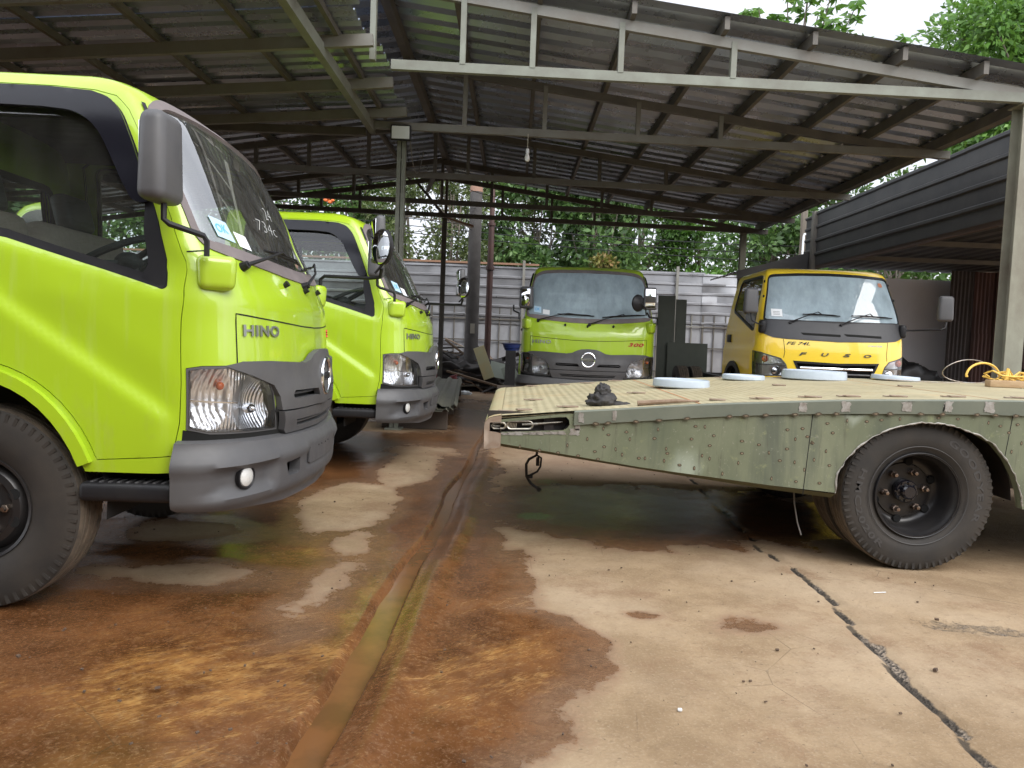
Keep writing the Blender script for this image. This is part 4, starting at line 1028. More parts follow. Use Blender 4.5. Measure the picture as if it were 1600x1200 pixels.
# rusted slot covers on the deck
for x, y in ((-.03, 3.93), (.07, 3.95), (.32, 3.95), (1.10, 3.92), (1.35, 3.92), (1.61, 3.92), (1.82, 3.93), (2.07, 3.93), (2.38, 3.93), (2.72, 3.93), (.15, 4.55), (.80, 4.62), (1.78, 4.9), (2.62, 4.9), (1.70, 5.90), (2.17, 5.90), (.42, 5.86), (.62, 5.88), (.16, 5.9), (.85, 5.95)):
    m = MB(); a = rs.uniform(-.3, .3); R = Matrix.Rotation(a, 3, 'Z'); m.rbox((x - BX, y - BY, top(x) + .005), (.085, .04, .008), .003, 2, R)
    if rs.random() < .6: m.rbox((x - BX - .05, y - BY + .01, top(x) + .003), (.05, .03, .005), .002, 1, R)
    m.build('slot_cover', RUSTY, bed)
for xa, xb in ((.985, .965), (2.60, 2.50)):
    vs = [(xa, Y1 - .01, top(xa) + .0012), (xa + .012, Y1 - .01, top(xa) + .0012), (xb + .012, Y0 + .02, top(xb) + .0012), (xb, Y0 + .02, top(xb) + .0012)]
    MB().add(B(vs), [(0, 1, 2, 3)]).build('deck_seam', mat('rust_line', (.42, .17, .07), .8), bed)

# ------------------------------------------------------------ things on the bed
LIDM = mat('white_tin', (.46, .52, .57), .4, 0, (.36, .41, .46), 6, coat=.2)
for i, (x, y, r, h, lb) in enumerate(((1.15, 5.0, .19, .05, 'pale metal drum lid lying on the bed, leftmost of the four'), (1.765, 5.62, .158, .035, 'small pale metal lid in front of the yellow truck\'s left lamp'), (2.345, 5.72, .238, .065, 'largest, thickest pale metal lid, below the yellow truck\'s grille'), (3.05, 5.86, .178, .035, 'thin pale metal lid slightly tilted, rightmost of the four'))):
    e = MB(); e.lathe([(0, r * .97), (.006, r), (h * .75, r * .99), (h, r * .975), (h + .003, r * .95), (h - .006, r * .90), (h - .010, r * .5), (h - .010, 0)], axis='Z', n=56)
    e.lathe([(0, r * .97), (.004, r * .6), (.004, 0)], axis='Z', n=56)
    o = e.build('drum_lid', LIDM, None, ang=40, loc=(x, y, top(x) + .002)); tag(o, lb, 'lid', 'pale metal lids on the bed')
    if i == 3: o.rotation_euler = (0, radians(2.2), 0)
# crumpled rag
def blob(name, c, d, m, seed, amp=.35, fr=5., sub=4, parent=None):
    bm = bmesh.new(); bmesh.ops.create_icosphere(bm, subdivisions=sub, radius=1)
    for v in bm.verts:
        p = v.co.copy(); q = Vector((p.x * fr * .35 + seed, p.y * fr * .35, p.z * fr * .35))
        rdg = 1 - abs(noise.noise(q * 1.3)) * 2
        f = 1 + amp * (rdg - .5) + amp * .5 * noise.noise(q * 2.7) + amp * .25 * noise.noise(q * 6)
        z = max(p.z, -.45)
        v.co = Vector((p.x * f * d[0], p.y * f * d[1], (z + .45) / 1.45 * f * d[2]))
    me = bpy.data.meshes.new(name); bm.to_mesh(me); bm.free(); me.materials.append(m); me.shade_smooth()
    o = bpy.data.objects.new(name, me); C.objects.link(o); o.location = c
    if parent: o.parent = parent
    return o
RAG = mat('oily_rag', (.012, .012, .012), .7, 0, (.05, .045, .042), 22, .5, .5, 60)
rg = empty('crumpled_rag', (.49, 3.98, top(.49))); tag(rg, 'crumpled black oily rag heaped on the near edge of the bed', 'rag')
blob('heap', (0, 0, 0), (.080, .06, .075), RAG, 2.2, .28, 4, 4, rg); blob('fold', (.005, .005, .055), (.042, .036, .060), RAG, 5.1, .3, 4, 4, rg); blob('tail', (.095, -.01, 0), (.06, .035, .024), RAG, 8.3, .4, 5, 3, rg)
st = MB(); st.tube([(.66, 3.84, top(.66) + .014), (.72, 3.835, top(.72) + .015), (.86, 3.83, top(.86) + .015), (.98, 3.825, top(.98) + .008)], [.014, .013, .011, .004], 8)
tag(st.build('wooden_stick', mat('brown_stick', (.16, .10, .06), .8, 0, (.28, .2, .14), 20)), 'short brown stick lying along the near edge of the bed beside the rag', 'stick')
wb = MB(); wb.rbox((3.52, 5.25, top(3.5) + .027), (.24, .08, .05), .006, 2, Matrix.Rotation(radians(-6), 3, 'Z'))
tag(wb.build('wood_block', mat('raw_wood', (.30, .19, .10), .8, 0, (.42, .30, .17), 12, .5, .3, 30, stretch=(1, 6, 6))), 'short block of raw wood on the bed under the yellow rope', 'block')
rp = MB(); rr = random.Random(11); z0 = top(3.6)
pts = []
for i in range(150):
    t = i / 149; a = t * 2 * pi * 5.2; R_ = .13 + .05 * sin(t * 23) + .03 * rr.uniform(-1, 1)
    pts.append((3.80 + (R_ + .12 * t) * cos(a) * 1.3, 5.35 + R_ * .8 * sin(a), z0 + .065 + .035 * sin(a * 1.3 + 2) + .02 * rr.uniform(-1, 1)))
rp.tube(pts, .007, 6)
rp.tube([(3.42 + .14 * cos(a), 5.35 + .03 * cos(a), z0 + .06 + .10 * max(0, sin(a)) + .01) for a in np.linspace(-.3, pi + .4, 16)], .008, 6)
rp.tube([(3.56, 5.30, z0 + .05), (3.58, 5.32, z0 + .13), (3.62, 5.34, z0 + .09)], .012, 6)
tag(rp.build('yellow_rope', mat('yellow_nylon', (.70, .42, .05), .55, 0, (.75, .5, .12), 40, .5, .5, 300)), 'tangled coil of yellow rope on the far right of the bed', 'rope')
wl = MB(); wl.tube([(3.37 + .20 * cos(a), 5.42 + .04 * sin(a * 2), z0 + .02 + .085 * (1 + sin(a))) for a in np.linspace(0, 2 * pi, 26)], .0035, 6); wl.tube([(3.3, 5.42, z0 + .015), (3.1, 5.5, z0 + .012), (2.9, 5.7, z0 + .012)], .0035, 6)
tag(wl.build('steel_wire', CHROME_D), 'loop of thin grey steel wire standing beside the yellow rope', 'wire')
# ------------------------------------------------------------ ground with its drain, crack, wet and dry areas, painted bed shade
def axis(lo, hi, dlo, dhi, d, far):
    a = list(np.arange(dlo, dhi + 1e-6, d)); x = dlo; s_ = d
    left = []
    while x > lo: s_ = min(s_ * 1.25, far); x -= s_; left.append(x)
    x = a[-1]; s_ = d; right = []
    while x < hi: s_ = min(s_ * 1.10, far); x += s_; right.append(x)
    return np.array(left[::-1] + a + right)
GX = axis(-60, 60, -3.2, 3.3, .032, 4.); GX = np.sort(np.unique(np.round(np.concatenate([GX[(GX < -.78) | (GX > -.05)], np.arange(-.78, -.05, .010)]), 4))); GY = axis(-30, 90, 1.5, 8.0, .034, 3.)
nx, ny = len(GX), len(GY); XX, YY = np.meshgrid(GX, GY)
def vnoise(x, y, sc, seed, oct=4):
    out_ = np.zeros(x.shape); amp = 1.; tot = 0.
    rs_ = np.random.RandomState(seed)
    for o in range(oct):
        t = rs_.rand(256, 256); u = x * sc + 1000.3; v_ = y * sc + 1000.7; i = np.floor(u).astype(int); j = np.floor(v_).astype(int); fx = u - i; fy_ = v_ - j
        fx = fx * fx * (3 - 2 * fx); fy_ = fy_ * fy_ * (3 - 2 * fy_)
        a = t[i % 256, j % 256]; b = t[(i + 1) % 256, j % 256]; c = t[i % 256, (j + 1) % 256]; d = t[(i + 1) % 256, (j + 1) % 256]
        out_ += amp * ((a * (1 - fx) + b * fx) * (1 - fy_) + (c * (1 - fx) + d * fx) * fy_); tot += amp; amp *= .55; sc *= 2.1
    return out_ / tot
def ss(a, b, x): t = np.clip((x - a) / (b - a), 0, 1); return t * t * (3 - 2 * t)
NZ = vnoise(XX, YY, 2.2, 1, 5) - .5; NF = vnoise(XX, YY, 9., 2, 4) - .5
cxd = np.interp(YY, [-30, 1.84, 2.66, 3.96, 5.55, 7.3, 20], [-.62, -.515, -.50, -.44, -.40, -.345, -.10]) + .012 * np.sin(YY * 3.1) + .02 * NF
dd = XX - cxd
hw = np.interp(YY, [1.5, 2.5, 5, 8, 20], [1.15, 1.1, .62, .5, .5]) * .044 + .025 * (vnoise(XX * 0 + 3, YY, 1.7, 5, 3) - .5)
Z = -.040 * (1 - ss(hw * .95, hw * np.where(dd > 0, 1.25, 2.0), np.abs(dd)))
Z += .026 * np.exp(-((dd - .15) / .06) ** 2)      # worn lips
Z += .010 * NZ * ss(.1, .4, np.abs(dd)) + .004 * NF
Z -= .018 * np.exp(-(dd / .5) ** 2)
# crack on the right slab
cpx = [-30, 1.99, 2.29, 2.52, 2.91, 3.37, 3.86, 4.09, 5., 6.2, 9, 30]; cpy = [1.30, 1.36, 1.42, 1.405, 1.44, 1.505, 1.49, 1.44, 1.50, 1.56, 1.6, 1.9]
xc = np.interp(YY, cpx, cpy) + .045 * (vnoise(XX * 0 + 9, YY, 7, 7, 5) - .5)
wc = np.interp(YY, [1.5, 2.0, 2.2, 2.6, 2.8, 3.1, 3.4, 3.9, 4.2, 9], [.012, .016, .010, .018, .022, .005, .013, .005, .006, .006]) * (.5 + vnoise(XX * 0 + 4, YY, 5, 17, 4))
dc = np.abs(XX - xc - wc * .8); gravel = 1 - ss(wc * .7, wc * 1.25, dc); Z -= .012 * gravel
hair = 1 - ss(.005, .020, np.abs(XX - xc + .0)); Z -= .010 * hair
# eroded strip branching to the right
yb_ = 3.02 + .12 * (vnoise(XX, YY * 0, 2.3, 8, 3) - .5) - .10 * (XX - 1.9)
er = (1 - ss(.05, .10, np.abs(YY - yb_))) * ss(1.62, 1.85, XX) * (1 - ss(3.2, 3.4, XX)); gravel = np.maximum(gravel, er * .42); Z -= .006 * er
# wetness and painted bed shade, in "metres inside the wet edge"
xe = np.interp(YY, [1.5, 1.92, 2.12, 2.33, 2.55, 2.75, 2.95, 3.06, 3.48, 4.2, 5.0, 6, 8, 12], [.08, .11, .19, .25, .34, .38, .26, .12, .12, .02, -.06, -.1, -.1, .5])
NM = vnoise(XX, YY, 4.5, 12, 5) - .5
wr_ = (xe - XX) + .22 * NZ + .22 * NM + .08 * NF
wl_ = np.full(XX.shape, .30) + .35 * NZ + .2 * NM
def dry(cx, cy, rx, ry, k=1.):
    global wl_
    d = np.sqrt(((XX - cx) / rx) ** 2 + ((YY - cy) / ry) ** 2) - 1
    wl_ = np.minimum(wl_, k * d * min(rx, ry) * 1.2 + .16 * NZ + .20 * NM + .06 * NF)
for a in ((-1.80, 4.05, .34, .22), (-1.60, 3.33, .42, .12), (-1.05, 4.9, .30, .75), (-.86, 6.3, .25, 1.0), (-.85, 3.95, .10, .22), (-.80, 3.3, .07, .3), (-2.6, 6., .5, .5), (-1.6, 9, .8, .5)): dry(*a)
wet_shade = np.where(dd > 0, wr_, wl_); wet_shade = np.maximum(wet_shade, .09 - np.abs(dd) * .6)
d = 1 - np.sqrt(((XX - 1.0) / 1.5) ** 2 + ((YY - 4.95) / .85) ** 2); wet_shade = np.maximum(wet_shade, np.minimum(d * .4 + .22 * NZ + .30 * NM, .14))  # ellipse painting the bed's shade into the ground, over some real damp
wet_shade = np.where(YY > 7, wet_shade * .3 - .10 + .25 * (vnoise(XX, YY, .5, 4, 4) - .42) * 2, wet_shade)
for cx, cy, rx, ry in ((1.03, 2.94, .17, .09), (.60, 3.02, .07, .05), (.15, 4.4, .12, .14), (.75, 5.3, .5, .25)):
    d = 1 - np.sqrt(((XX - cx) / rx) ** 2 + ((YY - cy) / ry) ** 2); wet_shade = np.maximum(wet_shade, np.minimum(d * .12 + .16 * NZ + .16 * NM + .10 * NF, .03))
scr = np.exp(-((XX + 1.0) / .62) ** 2 - ((YY - 2.35) / .75) ** 2) * 1.1 + .5 * np.exp(-((XX + .95) / .3) ** 2 - ((YY - 4.2) / .5) ** 2) + .75 * np.exp(-((XX - .0) / .35) ** 2 - ((YY - 2.6) / .8) ** 2) + .4 * np.exp(-((XX + 1.1) / .7) ** 2 - ((YY - 3.5) / .4) ** 2)
scr = scr + .35 * NZ
grn = np.exp(-((XX - .18) / .14) ** 2 - ((YY - 4.72) / .13) ** 2) + .55 * np.exp(-((XX - .32) / .2) ** 2 - ((YY - 5.9) / .25) ** 2)
me = bpy.data.meshes.new('ground')
V = np.stack([XX, YY, Z], -1).reshape(-1, 3)
idx = np.arange(nx * ny).reshape(ny, nx); F = np.stack([idx[:-1, :-1], idx[:-1, 1:], idx[1:, 1:], idx[1:, :-1]], -1).reshape(-1, 4)
def fast_mesh(me, V, F, k=4):
    me.vertices.add(len(V)); me.vertices.foreach_set('co', V.astype(np.float32).ravel()); me.loops.add(F.size); me.loops.foreach_set('vertex_index', F.astype(np.int32).ravel())
    me.polygons.add(len(F)); me.polygons.foreach_set('loop_start', np.arange(0, F.size, k, dtype=np.int32)); me.update(calc_edges=True); me.validate()
fast_mesh(me, V, F)
for n_, A in (('wet_shade', wet_shade), ('scrape', scr), ('gravel', gravel), ('hair', hair), ('greenstain', grn), ('pink', ss(5.2, 6.5, YY) * ss(-.2, .4, XX))):
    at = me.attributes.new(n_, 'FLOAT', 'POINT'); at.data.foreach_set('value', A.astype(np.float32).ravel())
me.shade_smooth()
gm, nt, out = new_mat('stained_concrete'); p = N(nt, 'ShaderNodeBsdfPrincipled'); L(nt, p.outputs[0], out.inputs[0])
def attr(n_): a = N(nt, 'ShaderNodeAttribute'); a.attribute_name = n_; return a.outputs['Fac']
n1 = tex(nt, 3., 8, .7); n2 = tex(nt, 26., 8, .75); n3 = tex(nt, 90., 6, .7); n4 = tex(nt, .9, 6, .6)
wet_shade_v = mth(nt, 'ADD', attr('wet_shade'), mth(nt, 'ADD', mth(nt, 'MULTIPLY', mth(nt, 'SUBTRACT', n2, .5), .16), mth(nt, 'MULTIPLY', mth(nt, 'SUBTRACT', n1, .5), .16)))
def rng(src, a, b):
    m_ = N(nt, 'ShaderNodeMapRange', interpolation_type='SMOOTHSTEP'); m_.inputs[1].default_value = a; m_.inputs[2].default_value = b; L(nt, src, m_.inputs[0]); return m_.outputs[0]
W = rng(wet_shade_v, -.012, .012); HALO = rng(wet_shade_v, -.10, .03); DEEP = rng(wet_shade_v, .03, .20)
dry_ = mixc(nt, rng(n1, .35, .68), (.240, .160, .086), (.345, .243, .140))
dry_ = mixc(nt, mth(nt, 'MULTIPLY', rng(n4, .42, .66), .55), dry_, (.45, .345, .23))
dry_ = mixc(nt, mth(nt, 'MULTIPLY', rng(tex(nt, 1.7, 8, .75), .50, .66), .7), dry_, (.22, .13, .07))
dry_ = mixc(nt, mth(nt, 'MULTIPLY', rng(n2, .52, .70), .45), dry_, (.17, .11, .065))
dry_ = mixc(nt, mth(nt, 'MULTIPLY', rng(n3, .50, .70), .30), dry_, (.50, .40, .28))
dry_ = mixc(nt, mth(nt, 'MULTIPLY', attr('pink'), .4), dry_, (.42, .28, .21))
wet_shade_col = mixc(nt, rng(n1, .3, .7), (.078, .030, .010), (.185, .078, .028))
wet_shade_col = mixc(nt, mth(nt, 'MULTIPLY', rng(n2, .5, .68), .7), wet_shade_col, (.19, .10, .05))
wet_shade_col = mixc(nt, mth(nt, 'MULTIPLY', rng(n3, .52, .66), .35), wet_shade_col, (.30, .19, .10))
wet_shade_col = mixc(nt, mth(nt, 'MULTIPLY', rng(tex(nt, 12, 7, .75), .55, .68), .6), wet_shade_col, (.035, .016, .008))
# streaks where the mud film was swept
tc = N(nt, 'ShaderNodeTexCoord')
def streak(rot, sc, stretch):
    mp = N(nt, 'ShaderNodeMapping'); mp.inputs['Rotation'].default_value = (0, 0, rot); L(nt, tc.outputs['Object'], mp.inputs[0])
    mp2 = N(nt, 'ShaderNodeMapping'); mp2.inputs['Scale'].default_value = stretch; L(nt, mp.outputs[0], mp2.inputs[0])
    n_ = N(nt, 'ShaderNodeTexNoise'); n_.inputs['Scale'].default_value = sc; n_.inputs['Detail'].default_value = 7; n_.inputs['Roughness'].default_value = .68; n_.inputs['Distortion'].default_value = .5; L(nt, mp2.outputs[0], n_.inputs[0]); return n_.outputs[0]
s1 = streak(radians(-28), 20., (1, 9, 1)); s2 = streak(radians(-56), 16., (1, 7, 1)); s3 = streak(radians(-38), 5., (1, 3.2, 1))
s4 = streak(radians(-34), 2.6, (1, 2.2, 1))
S = rng(mth(nt, 'ADD', mth(nt, 'MULTIPLY', attr('scrape'), .26), mth(nt, 'ADD', mth(nt, 'MULTIPLY', mth(nt, 'ADD', s1, mth(nt, 'MULTIPLY', s2, .7)), .38), mth(nt, 'ADD', mth(nt, 'MULTIPLY', s3, .45), mth(nt, 'ADD', mth(nt, 'MULTIPLY', s4, .45), mth(nt, 'MULTIPLY', n1, .5))))), 1.20, 1.50)
orange = mixc(nt, rng(n2, .35, .7), (.34, .155, .038), (.55, .32, .095))
wet_shade_col = mixc(nt, mth(nt, 'MULTIPLY', S, .8), wet_shade_col, orange)
halo = mixc(nt, rng(n2, .35, .65), (.20, .125, .075), (.30, .19, .11))
c = mixc(nt, HALO, dry_, halo); c = mixc(nt, mth(nt, 'MULTIPLY', W, mth(nt, 'ADD', .65, mth(nt, 'MULTIPLY', DEEP, .35))), c, wet_shade_col)
# green paint spill, gravel in the crack
gs = rng(mth(nt, 'ADD', attr('greenstain'), mth(nt, 'MULTIPLY', mth(nt, 'SUBTRACT', n2, .5), 1.2)), .35, .75)
c = mixc(nt, mth(nt, 'MULTIPLY', gs, .6), c, (.19, .36, .12))
vo = N(nt, 'ShaderNodeTexVoronoi'); vo.inputs['Scale'].default_value = 95; L(nt, tc.outputs['Object'], vo.inputs[0])
gv = N(nt, 'ShaderNodeSeparateColor'); L(nt, vo.outputs['Color'], gv.inputs[0])
gcol = mixc(nt, gv.outputs[0], (.05, .042, .035), (.34, .27, .20)); G = rng(mth(nt, 'ADD', attr('gravel'), mth(nt, 'MULTIPLY', mth(nt, 'SUBTRACT', n2, .5), .9)), .35, .6)
c = mixc(nt, G, c, gcol)
hl_ = rng(mth(nt, 'ADD', attr('hair'), mth(nt, 'MULTIPLY', mth(nt, 'SUBTRACT', n2, .5), 1.)), .35, .7); c = mixc(nt, mth(nt, 'MULTIPLY', hl_, .85), c, (.035, .028, .02))
# fine random cracks
cr = N(nt, 'ShaderNodeTexVoronoi', feature='DISTANCE_TO_EDGE'); cr.inputs['Scale'].default_value = 1.9
wp = mixc(nt, .10, tc.outputs['Object'], N(nt, 'ShaderNodeTexNoise', i_Scale=3.).outputs[1], 'ADD'); L(nt, wp, cr.inputs[0])
fc = mth(nt, 'MULTIPLY', mth(nt, 'SUBTRACT', 1., rng(cr.outputs[0], .0, .006)), rng(tex(nt, 1.3, 3), .50, .62)); c = mixc(nt, mth(nt, 'MULTIPLY', fc, .5), c, (.07, .045, .025))
pb = rng(tex(nt, 55., 3, .5), .68, .72); c = mixc(nt, mth(nt, 'MULTIPLY', pb, .5), c, (.06, .04, .025))
L(nt, c, p.inputs['Base Color'])
ro = mth(nt, 'SUBTRACT', .86, mth(nt, 'MULTIPLY', W, mth(nt, 'SUBTRACT', .64, mth(nt, 'MULTIPLY', S, .30))))
ro = mth(nt, 'SUBTRACT', ro, mth(nt, 'MULTIPLY', mth(nt, 'MULTIPLY', DEEP, rng(n4, .45, .62)), .22))
L(nt, mth(nt, 'MAXIMUM', ro, .07), p.inputs['Roughness']); p.inputs['Specular IOR Level'].default_value = .45
hh = mth(nt, 'ADD', mth(nt, 'MULTIPLY', n3, .5), mth(nt, 'ADD', mth(nt, 'MULTIPLY', n2, .8), mth(nt, 'ADD', mth(nt, 'MULTIPLY', S, .35), mth(nt, 'MULTIPLY', mth(nt, 'MULTIPLY', vo.outputs['Distance'], G), 2.5))))
b = N(nt, 'ShaderNodeBump'); b.inputs['Distance'].default_value = .010; L(nt, hh, b.inputs['Height']); L(nt, mth(nt, 'SUBTRACT', .75, mth(nt, 'MULTIPLY', DEEP, .6)), b.inputs['Strength']); L(nt, b.outputs[0], p.inputs['Normal'])
me.materials.append(gm); go = bpy.data.objects.new('ground', me); C.objects.link(go); tag(go, kind='structure')
# water in the drain
wm_, nt, out = new_mat('muddy_water'); p = N(nt, 'ShaderNodeBsdfPrincipled'); L(nt, p.outputs[0], out.inputs[0])
L(nt, mixc(nt, ramp(nt, tex(nt, 4., 5), [(.45, 0.), (.6, 1.)]), (.17, .075, .026), (.12, .058, .02)), p.inputs['Base Color']); p.inputs['Roughness'].default_value = .16
p.inputs['Specular IOR Level'].default_value = .35
L(nt, bump(nt, tex(nt, 12, 3), .02, .01), p.inputs['Normal'])
vs = []; fs = []
Ys = np.linspace(.5, 9., 90)
for y in Ys:
    x = np.interp(y, [-30, 1.84, 2.66, 3.96, 5.55, 7.3, 20], [-.62, -.515, -.50, -.44, -.40, -.345, -.10]); vs += [(x - .10, y, -.047), (x + .10, y, -.047)]
for i in range(len(Ys) - 1): fs.append((2 * i, 2 * i + 1, 2 * i + 3, 2 * i + 2))
tag(raw_obj('water', vs, fs, wm_), kind='structure')
# loose grit and chips, past counting
gr_ = MB(); rr = random.Random(5)
for i in range(480):
    y = rr.uniform(1.7, 8.5); x = rr.uniform(-.62, .62) * y * 1.1; s_ = rr.uniform(.0015, .005) * (1 if rr.random() < .95 else 2)
    if abs(x + .45) < .12: continue
    a = rr.uniform(0, pi); gr_.box((x, y, s_ * .3 + .004), (s_ * 2, s_ * 1.3, s_), Matrix.Rotation(a, 3, 'Z') @ Matrix.Rotation(rr.uniform(-.5, .5), 3, 'X'))
tag(gr_.build('grit', mat('grit_stone', (.14, .09, .055), .9, 0, (.06, .04, .03), 40), smooth=False), kind='stuff')

# ------------------------------------------------------------ sheds
def corrugated(name, m, parent, x0, x1, y0, y1, zf, run='X', pitch=.25, depth=.028, th=0, gap=()):
    """ribs run along `run`; profile steps along the other axis; zf(x,y) gives height"""
    a0, a1 = (y0, y1) if run == 'X' else (x0, x1); prof = []; t = a0; k = 0
    while t < a1:
        for f, h in ((0, 0), (.46, 0), (.64, 1), (.82, 1)):
            q = t + f * pitch
            if q <= a1: prof.append((q, h * depth))
        t += pitch
    prof.append((a1, 0)); b0, b1 = (x0, x1) if run == 'X' else (y0, y1); B_ = np.linspace(b0, b1, 9); vs = []; fs = []
    for b_ in B_:
        for (q, h) in prof:
            x, y = (b_, q) if run == 'X' else (q, b_); vs.append((x, y, zf(x, y) + h + .004 * noise.noise(Vector((x * .7, y * 1.3, 0)))))
    n_ = len(prof)
    for i in range(len(B_) - 1):
        for j in range(n_ - 1): fs.append((i * n_ + j, i * n_ + j + 1, (i + 1) * n_ + j + 1, (i + 1) * n_ + j))
    o = MB().add(vs, fs).build(name, m, parent, ang=12); return o
shed = empty('open_shed', (0, 0, 0)); tag(shed, 'large open steel shed with zinc roof on trusses over the far trucks', 'shed')
zR = lambda x, y=0: 4.28 - .129 * x
zL = lambda x, y=0: 4.46 - .155 * (-1.4 - x)
for i, (ya, yb2) in enumerate(((6.6, 15.2),)):
    corrugated('roof_sheet', ROOFM, shed, -1.4, 5.05, ya, yb2, lambda x, y, i=i: zR(x) + .006 * (i % 2), 'X', .30, .055)
    corrugated('roof_sheet', ROOFM, shed, -9.5, -1.4, ya, yb2, lambda x, y, i=i: zL(x) + .006 * (i % 2), 'X', .30, .055)
m = MB(); m.add([(5.05, 6.58, zR(5.05) + .03), (5.05, 15.25, zR(5.05) + .03), (5.10, 15.25, zR(5.05) + .01), (5.10, 6.58, zR(5.05) + .01), (5.055, 6.58, zR(5.05) + .01), (5.055, 15.25, zR(5.05) + .01), (5.06, 6.58, zR(5.05) - .03), (5.06, 15.25, zR(5.05) - .03)], [(0, 1, 2, 3), (4, 5, 7, 6), (2, 3, 6, 7)])
m.build('gutter', ROOFM2, shed, smooth=False)
m = MB(); m.add([(-1.62, 6.6, zL(-1.62) + .05), (-1.62, 15.2, zL(-1.62) + .05), (-1.4, 15.2, 4.53), (-1.4, 6.6, 4.53), (-1.15, 15.2, zR(-1.15) + .05), (-1.15, 6.6, zR(-1.15) + .05)], [(0, 1, 2, 3), (3, 2, 4, 5)]); m.build('ridge_cap', ROOFM, shed, smooth=False)
for x in (-1.36, -.65, .12, .95, 1.77, 2.55, 3.35, 4.07, 4.85):
    w_ = .09 if x in (-1.36, 4.85) else .045
    MB().bar((x, 6.64, zR(x) - .068), (x, 15.1, zR(x) - .068), w_, .115).build('purlin', STEEL_D, shed, smooth=False)
for x in (-2.2, -3.0, -3.8, -4.6, -5.4, -6.2, -7.0, -7.8, -8.6, -9.3):
    MB().bar((x, 9.0, zL(x) - .055), (x, 15.1, zL(x) - .055), .045, .085).build('purlin', STEEL_D, shed, smooth=False)
TY = (6.8, 8.75, 11.3, 13.5, 14.9)
for i, y in enumerate(TY):
    t = empty('truss', (0, y, 0)); t.parent = shed
    main = (STEEL_M, STEEL_D, STEEL_D, STEEL_D, STEEL_D)[i]; lowm = (STEEL_G, STEEL_M, STEEL_M, STEEL_D, STEEL_D)[i]  # nearest truss paler, deeper ones darker: daylight falloff put into the steel colours
    xl = (-1.2, -1.75, -9.3, -9.3, -9.3)[i]; xr = (4.75, 5.0, 5.0, 5.0, 5.0)[i]
    zb2 = lambda x: 3.55 - .014 * x
    m = MB(); m.bar((xl, 0, zb2(xl)), (xr, 0, zb2(xr)), .055, .085)
    m.build('bottom_chord', lowm, t, smooth=False)
    m = MB(); m.bar((-1.4, 0, zR(-1.4) - .175), (4.9, 0, zR(4.9) - .175), .05, .09)
    if i > 1: m.bar((-1.4, 0, zL(-1.4) - .145), (-9.3, 0, max(zL(-9.3) - .145, 3.)), .05, .09)
    m.build('top_chord', main, t, smooth=False)
    web = ((-1.37, -.558, .072, .867, 1.881), (-.671, .262, 1.351, 2.316), (-6, -5, -4, -3.2, -2.3, -1.29, -.79, .211, 1.2, 2.208), (-5, -4, -3.0, -1.4, -.5, .5, 1.5, 2.4), (-5, -3.95, -3.18, -2.38, -1.45, -.33, .66, 1.52, 2.41))[i]
    for x in web:
        zt = (zR(x) if x > -1.4 else zL(x)) - .16
        if zt - zb2(x) < .1: continue
        if i == 1 and x < -1.5: continue
        MB().bar((x, 0, zb2(x) + .03), (x, 0, zt), .05, .065, up=(0, 1, 0)).build('web', (STEEL_G, STEEL_M, STEEL_D, STEEL_D, STEEL_D)[i], t, smooth=False)
    if i == 4: MB().bar((-1.50, 0, zb2(-1.5)), (-2.05, 0, zL(-2.05) - .16), .05, .065, up=(0, 1, 0)).build('brace', STEEL_D, t, smooth=False)
    if i == 2: MB().bar((-1.3, .05, 3.60), (-1.65, 2.1, 3.75), .06, .06).build('brace', STEEL_D, t, smooth=False)
POSTM = mat('mottled_post', (.13, .11, .08), .65, 0, (.25, .25, .19), 2.2, .4, .3, 30, stretch=(1, 1, .6))
def hpost(x, y, z0, z1, w, m, parent, name='post'):
    q = MB(); q.box((x, y - w / 2 + .006, (z0 + z1) / 2), (w, .012, z1 - z0)); q.box((x, y + w / 2 - .006, (z0 + z1) / 2), (w, .012, z1 - z0)); q.box((x, y, (z0 + z1) / 2), (.012, w - .024, z1 - z0))
    q.box((x, y, z0 + .008), (w * 1.7, w * 1.7, .016)); q.box((x, y, z1 - .006), (w * 1.3, w * 1.3, .012))
    return q.build(name, m, parent, smooth=False)
hpost(4.60, 6.86, 0, 3.44, .165, POSTM, shed); hpost(4.52, 14.9, 0, 3.44, .11, POSTM, shed)
hpost(-1.47, 14.85, 0, 3.5, .09, STEEL_D, shed)
q = MB()
for dx in (-.028, .028): q.box((-1.41 + dx, 8.85, 1.75), (.045, .075, 3.5))
for z in np.linspace(.4, 3.2, 8): q.box((-1.41, 8.811, z), (.02, .004, .02))
q.box((-1.41, 8.85, .01), (.2, .2, .02)); q.build('post', STEEL_G, shed, smooth=False)
for x in (-9.2,):
    for y in (9.4, 12.2, 14.9): hpost(x, y, 0, 3.0, .1, STEEL_D, shed)
# thin cables strung between trusses
cb = MB()
def sag(a, b, s_, n_=14): return [(a[0] + (b[0] - a[0]) * t, a[1] + (b[1] - a[1]) * t, a[2] + (b[2] - a[2]) * t - s_ * 4 * t * (1 - t)) for t in np.linspace(0, 1, n_)]
cb.tube(sag((-4.6, 11.2, 3.62), (-1.4, 11.2, 3.6), .10), .006, 5); cb.tube(sag((-1.4, 11.2, 3.6), (.4, 13.4, 3.62), .12), .006, 5); cb.tube(sag((4.3, 11.2, 3.55), (4.9, 11.3, 3.42), .12), .008, 5); cb.tube(sag((-1.3, 8.7, 3.45), (-1.25, 9.6, 3.5), .35), .006, 5)
cb.build('wiring', mat('grey_cable', (.16, .15, .14), .6), shed)
